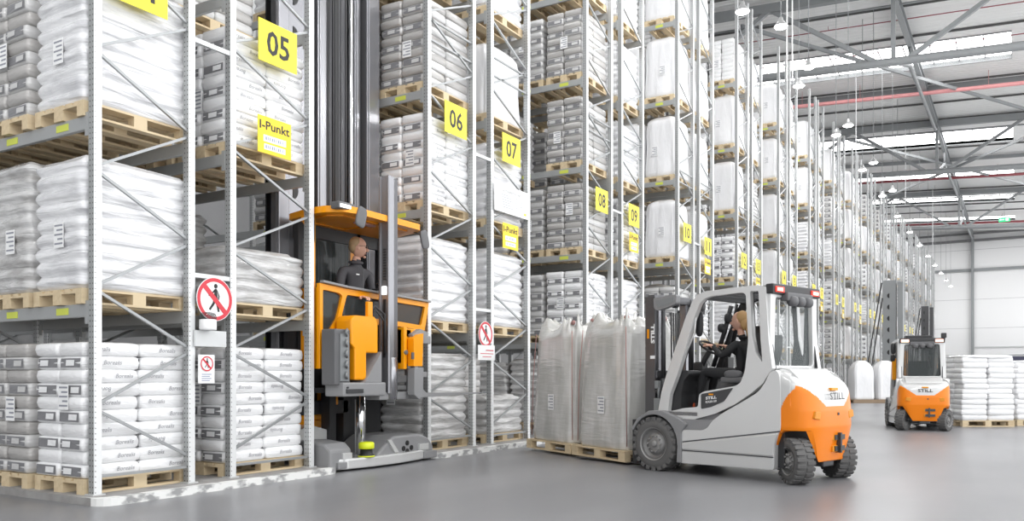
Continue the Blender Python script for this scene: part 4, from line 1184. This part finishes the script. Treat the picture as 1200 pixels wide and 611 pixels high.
m.blob(W(0, -.135, -.10), (.048, .045, .12), 1, 1, 20, 12, .10, 3, rot=rot)
m.blob(W(.02, -.14, -.20), (.040, .038, .09), 1, 1, 20, 12, .12, 5, rot=rot)
part('hair', m, 'hair_ginger', drv)
m = M(); m.tube([(cx + .06 * cos(q), -.905 + .055 * sin(q), 1.655 + .012 * sin(q)) for q in [2 * pi * k / 20 for k in range(21)]], .013, 8); part('collar', m, 'jacket_black', drv)

# ---- the operator of the tall orange truck: standing, local axes, facing +y
J, R, E = {}, {}, []
jt('pel', (0, 0, .95), (.155, .115)); jt('sp', (0, -.01, 1.10), (.14, .105), 'pel'); jt('ch', (0, .0, 1.30), (.165, .115), 'sp'); jt('nb', (0, .005, 1.45), (.075, .065), 'ch')
jt('nk', (0, .02, 1.52), .052, 'nb'); jt('nt', (0, .035, 1.58), .05, 'nk')
for s_, k in ((-1, 'l'), (1, 'r')):
    jt(k + 's', (s_ * .195, 0, 1.39), .066, 'ch'); jt(k + 'u', (s_ * .245, .01, 1.25), .055, k + 's'); jt(k + 'e', (s_ * .265, .03, 1.12), .047, k + 'u')
    jt(k + 'f', (s_ * .24, .14, 1.07), .042, k + 'e'); jt(k + 'w', (s_ * .19, .26, 1.05), .030, k + 'f')
    jt(k + 'h', (s_ * .10, 0, .90), .09, 'pel'); jt(k + 'm', (s_ * .11, .0, .68), .078, k + 'h'); jt(k + 'k', (s_ * .11, .01, .47), .058, k + 'm')
    jt(k + 'c', (s_ * .11, -.015, .32), .055, k + 'k'); jt(k + 'a', (s_ * .11, -.02, .09), .038, k + 'c'); jt(k + 'b', (s_ * .115, .03, .045), .042, k + 'a'); jt(k + 't', (s_ * .125, .15, .035), .033, k + 'b')
    hand_edges(J, R, E, k + 'H', k + 'w', (-s_ * .1, 1, -.05), (0, .05, 1), 1.0, .6, -s_)
def mm(c):
    if c.z > 1.515: return 0
    if c.z < .10: return 3
    if c.y > .25 and .9 < c.z < 1.15: return 0
    if c.z < .93: return 2
    return 7
def mhead(m): hd['W'], hd['rot'] = head_geo(m, (.0, .05, 1.665), (-.95, .75), .10, 1.04, 0, 5, 6)
m = figure('operator', '', None, 0, J, R, E, mm, 'pel', mhead)
OPX, OPY, OPZ = 8.50, 7.60, .96
op = thing('person', 'short-haired person with glasses and dark grey jacket standing in the tall orange truck cab', 'person', (OPX, OPY, OPZ), atan2(-1., -.05) - pi / 2)
op.scale = (1.15, 1.12, 1.12)
part('body', m, HM, op)
W, rot = hd['W'], hd['rot']
m = M(); m.blob(W(0, -.034, .036), (.078, .080, .090), 1, 1, 28, 16, .015, 4, rot=rot); m.blob(W(0, -.052, -.005), (.075, .056, .07), 1, 1, 20, 12, .02, 2, rot=rot); part('hair', m, 'hair_blond', op)
m = M()
for q in (-1, 1):
    m.tube([W(q * .033 + .024 * cos(a), .104, .012 + .016 * sin(a)) for a in [2 * pi * k / 16 for k in range(17)]], .0022, 5)
    m.tube([W(q * .056, .102, .018), W(q * .078, .06, .018), W(q * .08, -.01, .010)], .0022, 5)
m.tube([W(-.01, .106, .016), W(.01, .106, .016)], .0022, 5); part('glasses', m, 'black', op)
m = M(); m.tube([(.075 * cos(q), .01 + .07 * sin(q), 1.49 + .012 * cos(q + 2)) for q in [2 * pi * k / 20 for k in range(21)]], .018, 8)
part('collar', m, 'jacket', op)
m = M(); m.box(-.004, .004, .128, .134, 1.0, 1.42); part('zip', m, 'plastic_grey', op)
m = M(); m.box(.06, .11, .126, .132, 1.325, 1.34); part('chest_logo', m, 'paper', op)
# ------------------------------------------------------------------ tall narrow-aisle truck between racks 05 and 06
BX, BY = 8.6, 7.9
V = thing('narrow_aisle_truck', 'tall orange and grey man-up warehouse truck standing in the aisle between racks 05 and 06', 'warehouse truck', (BX, BY, FZ))
OFF = (-BX, -BY, -FZ)
def vp(name, m, mt_, parent=V, bev=.012):
    o = part(name, m, mt_, parent, OFF if parent is V else (0, 0, 0))
    if bev: bevel(o, bev)
    return o
# chassis
m = M(); pl = [(7.56, 7.9), (7.56, 7.16), (7.8, 7.07), (8.2, 7.0), (8.7, 6.985), (9.2, 7.04), (9.55, 7.14), (9.55, 7.9)]
m.prism(pl, -.045, .085, 'Z'); vp('front_bumper', m, 'silver_light', bev=.02)
m = M(); m.box(7.60, 9.55, 7.5, 11.2, -.04, .10); m.box(7.75, 9.45, 8.75, 11.0, .10, .62, bev=.03); vp('chassis', m, 'grey_panel', bev=0)
m = M(); m.prism([(7.12, -.045), (7.12, .20), (7.22, .28), (7.55, .31), (7.95, .28), (7.95, -.045)], 7.52, 7.90, 'X'); vp('wheel_housing', m, 'grey_panel', bev=.03)
m = M(); m.box(7.72, 7.88, 7.09, 7.14, .05, .16, bev=.01); vp('reflector_plate', m, 'silver_light', bev=0)
m = M(); m.prism([(8.35, .085), (8.60, .26), (8.72, .31), (9.25, .31), (9.45, .25), (9.58, .12), (9.58, -.045), (8.35, -.045)], 7.10, 7.85, 'Y'); vp('wheel_housing', m, 'grey_panel', bev=.03)
m = M(); m.box(9.22, 9.42, 7.06, 7.12, .08, .17, bev=.01); vp('reflector_plate', m, 'silver_light', bev=0)
m = M(); m.prism([(8.55, .27), (8.62, .27), (8.78, .09), (8.70, .09)], 7.075, 7.11, 'Y'); vp('guide_strut', m, 'silver_light', bev=.005)
m = M()
for x, z in ((8.98, .20), (9.07, .13), (8.90, .13), (8.98, .09)): m.lathe([(.035, 7.09), (.035, 7.12)], (x, 0, z), 'Y', 14)
vp('housing_hole', m, 'black', bev=0)
m = M(); m.box(7.62, 7.80, 7.08, 7.16, -.03, .05, bev=.01); m.box(9.30, 9.60, 7.05, 7.14, -.04, .06, bev=.01); vp('floor_guide', m, 'grey_panel', bev=0)
# safety scanner
m = M(); m.lathe([(.085, .085), (.095, .09), (.10, .11), (.08, .12), (.075, .20)], (8.14, 7.09, 0), 'Z', 24); sc_ = vp('safety_scanner', m, 'black', bev=0)
m = M(); m.lathe([(.095, .185), (.10, .20), (.10, .255), (.08, .27), (.02, .275)], (8.14, 7.09, 0), 'Z', 24); part('scanner_head', m, 'scanner_yellow', sc_)
m = M(); m.lathe([(.105, .083), (.108, .095), (.10, .10)], (8.14, 7.09, 0), 'Z', 24); part('scanner_foot', m, 'scanner_yellow', sc_)
# power unit and dark lower works
m = M(); m.box(7.70, 8.55, 8.0, 8.7, .10, .36, bev=.03); m.prism([(7.60, .10), (7.60, .42), (7.85, .48), (8.15, .40), (8.35, .20), (8.35, .10)], 7.75, 8.0, 'Y'); vp('battery_cover', m, 'silver_light', bev=.01)
m = M(); m.box(7.75, 8.55, 8.0, 8.6, .36, .52, bev=.02); m.box(7.9, 8.5, 8.0, 8.5, .52, .60, bev=.02); m.box(8.25, 8.45, 7.85, 8.1, .72, 1.05, bev=.02); vp('motor_cover', m, 'amber', bev=0)
m = M(); m.box(7.6, 8.7, 7.9, 8.1, .60, .78, bev=.01); m.box(8.12, 8.24, 7.7, 7.85, .10, 1.15); m.box(8.6, 8.72, 7.9, 8.1, .10, 1.2); m.box(7.60, 9.55, 8.05, 8.12, .10, 1.2); vp('lower_frame', m, 'plastic', bev=0)
m = M(); m.tube([(8.45, 7.45, .09), (8.45, 7.45, 1.1)], .045, 16); m.tube([(8.33, 7.35, .09), (8.33, 7.35, .95)], .06, 16); vp('lift_cylinder', m, 'chrome', bev=0)
m = M(); m.box(8.36, 8.42, 7.42, 7.48, .09, .8); vp('cylinder_bracket', m, 'silver_light', bev=0)
# main mast behind the cab
for i, (x0, x1, y0, y1, mt_) in enumerate([(7.85, 8.08, 8.22, 8.50, 'mast_light'), (8.12, 8.22, 8.30, 8.5, 'mast_metal'), (8.40, 8.56, 8.18, 8.45, 'mast_light'), (8.60, 8.76, 8.26, 8.5, 'mast_metal'), (8.90, 9.05, 8.26, 8.5, 'mast_metal'), (9.12, 9.22, 8.16, 8.4, 'mast_light'), (9.36, 9.64, 8.14, 8.50, 'mast_light')]):
    m = M(); m.box(x0, x1, y0, y1, .1, 9.6); m.box(x0 + .03, x1 - .03, y0 - .012, y0, .1, 9.6); vp('mast_channel', m, mt_, bev=.008)
m = M()
z = 3.6
while z < 9.5:
    m.box(7.85, 9.64, 8.48, 8.56, z, z + .22, bev=.01); z += 1.35
vp('mast_crossbar', m, 'mast_metal', bev=0)
m = M()
for x in (8.82, 9.28): m.box(x - .03, x + .03, 8.22, 8.27, 1.2, 9.5)
vp('lift_chain', m, 'plastic', bev=0)
m = M(); m.tube([(8.30, 8.25, .2), (8.30, 8.25, 9.3)], .04, 12); m.tube([(9.08, 8.2, .2), (9.08, 8.2, 9.3)], .035, 12); vp('mast_cylinder', m, 'chrome', bev=0)
m = M()
for x in (8.70, 8.74, 8.96): m.tube([(x, 8.2, 1.3), (x, 8.18, 5), (x, 8.2, 9.4)], .015, 6)
vp('mast_hose', m, 'plastic', bev=0)
m = M(); m.box(7.85, 9.64, 8.58, 8.60, 1.1, 9.3); vp('mast_backplate', m, 'plastic', bev=0)
m = M(); m.box(7.62, 7.80, 8.10, 8.16, .6, 9.5); m.box(7.80, 8.12, 8.14, 8.20, .6, 9.5); vp('mast_plate', m, 'mast_light', bev=.01)
m = M(); z = 1.0
while z < 9.3:
    m.prism([(7.90 + .09 * cos(q), z + .115 * sin(q)) for q in [-pi / 2 + pi * k / 10 for k in range(11)]], 8.132, 8.142, 'Y'); z += .51
vp('mast_hole', m, 'black', bev=0)
# cab: floor, front apron with windows, side walls
m = M(); m.box(7.56, 9.62, 7.34, 7.95, .90, .96); m.box(7.56, 9.62, 7.88, 7.95, .96, 2.2); vp('cab_floor', m, 'plastic', bev=0)
fo = [(7.50, 1.20), (7.78, 1.20), (7.78, 1.66), (7.90, 1.76), (8.8, 1.80), (9.60, 1.76), (9.70, 2.16), (8.9, 2.19), (7.96, 2.215), (7.50, 2.245)]
w1 = rounded_poly([(7.55, 1.30), (7.70, 1.30), (7.70, 1.70), (7.80, 1.82), (7.90, 2.12), (7.84, 2.15), (7.55, 2.17)], .03, 3)
w2 = rounded_poly([(7.88, 1.86), (8.8, 1.87), (9.52, 1.83), (9.61, 2.10), (8.9, 2.12), (7.98, 2.14)], .03, 3)
m = M(); m.prism(fo, 7.27, 7.33, 'Y', [w1, w2]); vp('front_apron', m, 'amber', bev=.015)
m = M(); m.prism([(7.56, 1.4), (7.70, 1.4), (7.90, 2.15), (7.56, 2.17)], 7.305, 7.310, 'Y'); m.prism([(7.88, 1.86), (9.52, 1.83), (9.61, 2.10), (7.98, 2.14)], 7.305, 7.310, 'Y'); vp('apron_window', m, 'glass_dark', bev=0)
m = M(); m.box(7.52, 7.62, 7.32, 7.36, 1.23, 1.70); m.box(7.55, 7.70, 7.318, 7.34, 1.28, 1.42); vp('lower_panel', m, 'amber_dark', bev=.005)
m = M(); m.obox((7.52, 7.26, 2.265), (7.96, 7.26, 2.235), .07, .03); m.obox((7.96, 7.26, 2.235), (9.70, 7.26, 2.18), .07, .03); vp('apron_rail', m, 'grey_panel', bev=.006)
m = M(); m.box(9.60, 9.66, 7.33, 7.9, 1.75, 2.17); vp('side_apron', m, 'amber', bev=.01)
m = M(); m.box(7.52, 7.57, 7.33, 7.62, 1.20, 2.2); vp('side_apron', m, 'amber', bev=.01)
m = M(); m.box(8.50, 9.35, 7.34, 7.52, 2.12, 2.23, bev=.03); m.box(8.75, 9.05, 7.40, 7.6, 2.24, 2.30, bev=.02); m.tube([(8.9, 7.5, 2.28), (8.9, 7.5, 2.36)], .03, 10); m.blob((8.9, 7.5, 2.37), (.06, .06, .03), 1, 1, 16, 8); vp('control_console', m, 'plastic', bev=0)
m = M(); m.box(7.52, 7.58, 7.42, 7.50, 2.2, 3.10); m.prism([(7.42, 3.10), (7.42, 2.75), (7.50, 2.85), (7.62, 3.10)], 7.52, 7.58, 'X'); vp('cab_post', m, 'amber', bev=.01)
m = M(); m.box(7.72, 7.80, 7.86, 7.94, .96, 3.1); m.box(9.30, 9.38, 7.86, 7.94, .96, 3.1); m.box(8.86, 8.92, 7.88, 7.94, 2.2, 3.1); m.box(7.75, 9.35, 7.88, 7.94, 2.92, 3.1); vp('rear_post', m, 'plastic', bev=0)
m = M(); m.box(8.74, 8.86, 7.90, 7.94, 2.2, 2.92); vp('rear_trim', m, 'amber', bev=0)
m = M(); m.box(7.8, 8.74, 7.90, 7.905, 1.3, 2.92); vp('rear_window', m, 'glass_dark', bev=0)
rp = rounded_poly([(7.66, 7.98), (7.50, 7.45), (7.50, 7.20), (7.62, 6.98), (7.80, 6.93), (8.3, 6.95), (9.12, 6.98), (9.24, 7.10), (9.46, 7.65), (9.46, 7.98)], .05, 3)
m = M(); m.prism(rp, 3.10, 3.18, 'Z'); rf = vp('roof', m, 'amber', bev=.02)
m = M(); m.prism([(7.76, 7.9), (7.64, 7.3), (7.75, 7.12), (9.05, 7.15), (9.2, 7.4), (9.34, 7.9)], 3.085, 3.10, 'Z', [[(7.9, 7.8), (7.9, 7.35), (8.5, 7.35), (8.5, 7.8)]]); part('roof_liner', m, 'amber_dark', rf)
m = M(); m.box(8.1, 8.45, 7.2, 7.28, 3.06, 3.09, bev=.008); part('roof_label', m, 'bag_loop', rf)
m = M(); m.box(7.50, 7.78, 6.96, 7.10, 3.13, 3.22, bev=.02); lb = vp('roof_lamp', m, 'plastic_grey', bev=0)
m = M(); m.box(7.52, 7.70, 6.95, 6.965, 3.145, 3.185); part('roof_lamp_lens', m, 'lens', lb)
for i, (x, z) in enumerate(((7.86, 3.07), (9.28, 3.00))):
    m = M(); R3 = Matrix.Rotation(.25, 3, 'Y') if i == 0 else Matrix.Rotation(-.3, 3, 'Y')
    m.blob((x, 6.93 + .1 * i, z), (.085, .02, .13), .5, .5, 20, 12, rot=R3); m.tube([(x, 6.95 + .1 * i, z + .05), (x + .06 - .16 * i, 7.08 + .1 * i, 3.12)], .012, 6); vp('mirror', m, 'plastic_grey', bev=0)
# auxiliary mast with the swivelling forks in front of the cab
m = M(); m.box(8.40, 8.50, 6.93, 7.10, .88, 3.70); m.box(8.385, 8.40, 6.93, 6.96, .88, 3.70); m.box(8.385, 8.40, 7.06, 7.10, .88, 3.70); am = vp('auxiliary_mast', m, 'mast_light', bev=.01)
m = M(); m.box(8.50, 8.58, 6.94, 7.12, .88, 3.68); part('mast_side', m, 'mast_metal', am)
m = M()
for k in range(12): m.box(8.392, 8.401, 6.98, 7.03, 2.35 + .035 * k, 2.37 + .035 * k)
m.box(8.392, 8.401, 6.99, 7.03, 1.35, 2.1); part('mast_slot', m, 'black', am)
m = M(); m.box(8.375, 8.40, 6.97, 7.04, 2.16, 2.27, bev=.008); part('indicator_lamp', m, 'lens', am)
m = M(); m.box(7.55, 8.35, 6.94, 7.24, .86, 1.03, bev=.02); m.prism([(7.95, 1.03), (8.27, 1.42), (8.27, 1.03)], 6.95, 7.2, 'Y'); m.box(8.25, 8.95, 6.96, 7.2, .80, .90, bev=.02); vp('turret_base', m, 'grey_panel', bev=0)
m = M(); m.box(7.60, 7.90, 6.925, 6.94, .90, .95); m.lathe([(.012, 6.92), (.012, 6.94)], (7.62, 0, .97), 'Y', 10); vp('turret_plate', m, 'dark_metal', bev=0)
m = M(); m.tube([(8.50, 7.0, .80), (8.50, 7.0, 1.35)], .09, 24); vp('turret_column', m, 'mast_light', bev=0)
m = M(); m.prism([(7.80, 1.06), (8.02, 1.06), (8.02, 1.40), (8.24, 1.40), (8.24, 1.80), (8.18, 1.86), (7.80, 1.86), (7.74, 1.80), (7.74, 1.5), (7.80, 1.45)], 6.98, 7.24, 'Y'); vp('turret_cover', m, 'amber', bev=.02)
m = M(); m.box(7.47, 7.74, 7.0, 7.22, 1.0, 1.68, bev=.02); vp('cable_box', m, 'plastic_grey', bev=0)
m = M()
for k in range(5): m.tube([(7.66, 6.98, 1.08 + .13 * k), (7.60, 6.94, 1.12 + .13 * k), (7.66, 6.98, 1.16 + .13 * k)], .016, 6)
m.box(7.55, 7.70, 6.985, 7.0, 1.05, 1.62); vp('cable_loom', m, 'steel', bev=0)
m = M(); m.tube([(8.12, 7.1, 1.85), (8.2, 7.0, 2.0), (8.32, 6.95, 1.9), (8.37, 6.98, 1.5)], .018, 8); m.tube([(8.15, 7.1, 1.85), (8.22, 7.0, 1.95), (8.34, 6.95, 1.8), (8.37, 6.98, 1.4)], .015, 8); vp('mast_hose', m, 'plastic', bev=0)
m = M(); m.box(8.07, 8.16, 7.0, 7.05, 1.86, 2.05, bev=.01); vp('cover_latch', m, 'amber', bev=0)
m = M(); m.box(8.64, 8.84, 6.92, 7.0, 1.27, 1.73, bev=.01); m.box(8.64, 8.70, 6.88, 7.0, 1.20, 1.75, bev=.01); m.prism([(8.74, 1.24), (8.93, 1.24), (8.95, 1.68), (8.84, 1.66), (8.74, 1.60)], 6.80, 6.90, 'Y'); m.box(8.66, 8.95, 6.92, 6.98, 1.62, 1.74, bev=.01); vp('fork_bracket', m, 'amber', bev=0)
m = M(); m.box(8.70, 8.74, 6.79, 6.81, 1.33, 1.42); m.lathe([(.03, 6.86), (.03, 6.92)], (8.67, 0, 1.42), 'Y', 12); vp('bracket_bolt', m, 'plastic_grey', bev=0)
m = M(); m.prism([(8.76, 1.22), (8.96, 1.22), (8.95, .93), (9.02, .885), (10.40, .865), (10.40, .85), (8.96, .825), (8.86, .80), (8.76, .86)], 6.80, 6.92, 'Y'); vp('fork', m, 'grey_panel', bev=.01)
m = M(); m.box(8.80, 9.32, 6.95, 7.02, 1.55, 1.66, bev=.015); m.prism([(8.78, 1.66), (8.95, 1.74), (9.12, 1.70), (9.1, 1.64), (8.8, 1.6)], 6.85, 6.95, 'Y'); m.box(9.05, 9.38, 7.06, 7.12, 1.09, 1.17, bev=.01); m.box(8.64, 9.3, 7.10, 7.16, 1.02, 1.12, bev=.01); m.box(8.64, 9.28, 7.10, 7.16, .92, .98, bev=.01)
m.box(9.05, 9.12, 7.02, 7.12, 1.02, 1.62, bev=.01); m.box(8.97, 9.03, 7.08, 7.14, .88, 1.6, bev=.01); vp('fork_carriage', m, 'grey_panel', bev=0)

# ------------------------------------------------------------------ things further off on the open floor
for i, (px_, dd) in enumerate(((1007., 0), (1035., 0))):
    a = px_ - 600; t_ = 1.19 / 32.6; X, Y = (FC * 980 + FS * a) * t_, (FS * 980 - FC * a) * t_
    t = thing('bulk_bag_load', ['white bulk bag standing on the floor, left of the distant pair', 'white bulk bag on the floor right beside the second forklift, right of the distant pair'][i], 'bulk bag', (X + .4, Y, FZ), YAW - pi / 2)
    b = link('bulk_bag', bulk_mesh(1.82, .88, .84, seed=11 + i, dome=.66), t)
    m = M()
    for y in (-.45, 0, .45): m.box(-.52, .52, y - .06, y + .06, 0, .10)
    m.box(-.52, .52, -.5, .5, .10, .144); part('pallet', m, 'wood_dark', t)
def floor_stack(px_, drop, label, seed, nl=12, over=0):
    a = px_ - 600; t_ = 1.19 / drop; X, Y = (FC * 980 + FS * a) * t_ + FC * .40, (FS * 980 - FC * a) * t_ + FS * .40
    t = thing('sack_load', label, 'sack pallet', (X, Y, FZ), YAW - pi / 2)
    link('pallet', PALLET, t); rnd = random.Random(seed)
    for L_ in range(nl):
        for ix in (-1, 1):
            for iy in (-1, 1):
                o = link('sack', SACK['white', rnd.randint(0, 2)], t, (ix * .3 + rnd.uniform(-.03, .03), iy * .2 + rnd.uniform(-.015, .015), .144 + .062 + .121 * L_)); o.rotation_euler = (0, 0, rnd.uniform(-.04, .04))
    m = M(); m.blob((0, 0, .144 + .121 * nl + .02), (.60, .42, .05), .5, .3, 40, 10, .05, seed); part('film_cover', m, 'film_white', t)
    return t
floor_stack(1158.5, 60.5, 'tall pallet of white sacks standing alone on the floor at the right', 5)
floor_stack(1222, 59.5, 'pallet of white sacks cut off by the right edge of the photo', 9, 11)
# slim dark guard between the forklift and the sack pallet
a = 1102.5 - 600; t_ = 1.19 / 40.; X, Y = (FC * 980 + FS * a) * t_, (FS * 980 - FC * a) * t_
t = thing('guard_post', 'slim dark post standing on the floor left of the white sack pallet', 'post', (X, Y, FZ))
m = M(); m.box(-.06, .06, -.09, .09, 0, 1.25, bev=.02); part('post', m, 'plastic_grey', t)
m = M(); m.box(-.10, .10, -.14, .14, 1.2, 1.42, bev=.03); part('post_head', m, 'plastic_grey', t)
a = 1116 - 600; t_ = 1.19 / 21.; X, Y = (FC * 980 + FS * a) * t_, (FS * 980 - FC * a) * t_
place_load('wrapw', (X, Y, FZ), 'small far wrapped pallet on the floor behind the second forklift', 'wrapped pallet', None, False, YAW - pi / 2, 77)
# two further tall trucks in distant aisles
def far_truck(label, x, y, h, mt_, wdt, holes=True):
    t = thing('narrow_aisle_truck', label, 'warehouse truck', (x, y, FZ))
    m = M(); m.box(-.2, .2, -wdt / 2, wdt / 2, .3, h, bev=.02)
    m.box(-.28, .28, -wdt / 2 - .30, -wdt / 2 - .08, .3, h - .1, bev=.01)
    c_ = part('mast', m, mt_, t)
    if holes:
        m = M(); z = 1.2
        while z < h - .3:
            m.prism([(wdt * .18 * cos(q) + .0, z + .11 * sin(q)) for q in [-pi / 2 + pi * k / 10 for k in range(11)]][::-1], -.212, -.198, 'X'); z += .52
        part('mast_hole', m, 'black', t)
    m = M(); m.tube([(-.2, wdt / 2 + .05, h - .1), (-.3, wdt / 2 + .75, 1.0), (-.3, wdt / 2 + .8, .4)], .03, 6); m.tube([(-.2, wdt / 2 + .02, h - .8), (-.3, wdt / 2 + .55, 1.0), (-.3, wdt / 2 + .6, .4)], .03, 6); part('stay', m, 'plastic', t)
    m = M(); m.box(-.1, 1.6, -.65, .65, .05, .75, bev=.05); m.box(-.25, .1, -.75, -.45, .75, 2.3, bev=.03); m.box(-.2, .1, .4, .62, .75, 1.5, bev=.03); part('body', m, 'amber', t)
    m = M()
    for yy in (-.5, .5):
        for xx in (.2, 1.3): m.lathe([(.16, yy - .06), (.16, yy + .06)], (xx, 0, .16), 'Y', 18)
    part('wheels', m, 'rubber', t)
    return t
far_truck('distant grey warehouse truck mast with a column of dark holes, behind the white bulk bags', 42.0, 5.05, 5.55, 'steel', .55)
a = 1084 - 600; X = 62.; dx_, dy_ = FC * 980 + FS * a, FS * 980 - FC * a
far_truck('small distant dark truck mast showing above the second forklift', X, X * dy_ / dx_, 1.12 + (440 - 358) * X / dx_, 'dark_metal', .45)
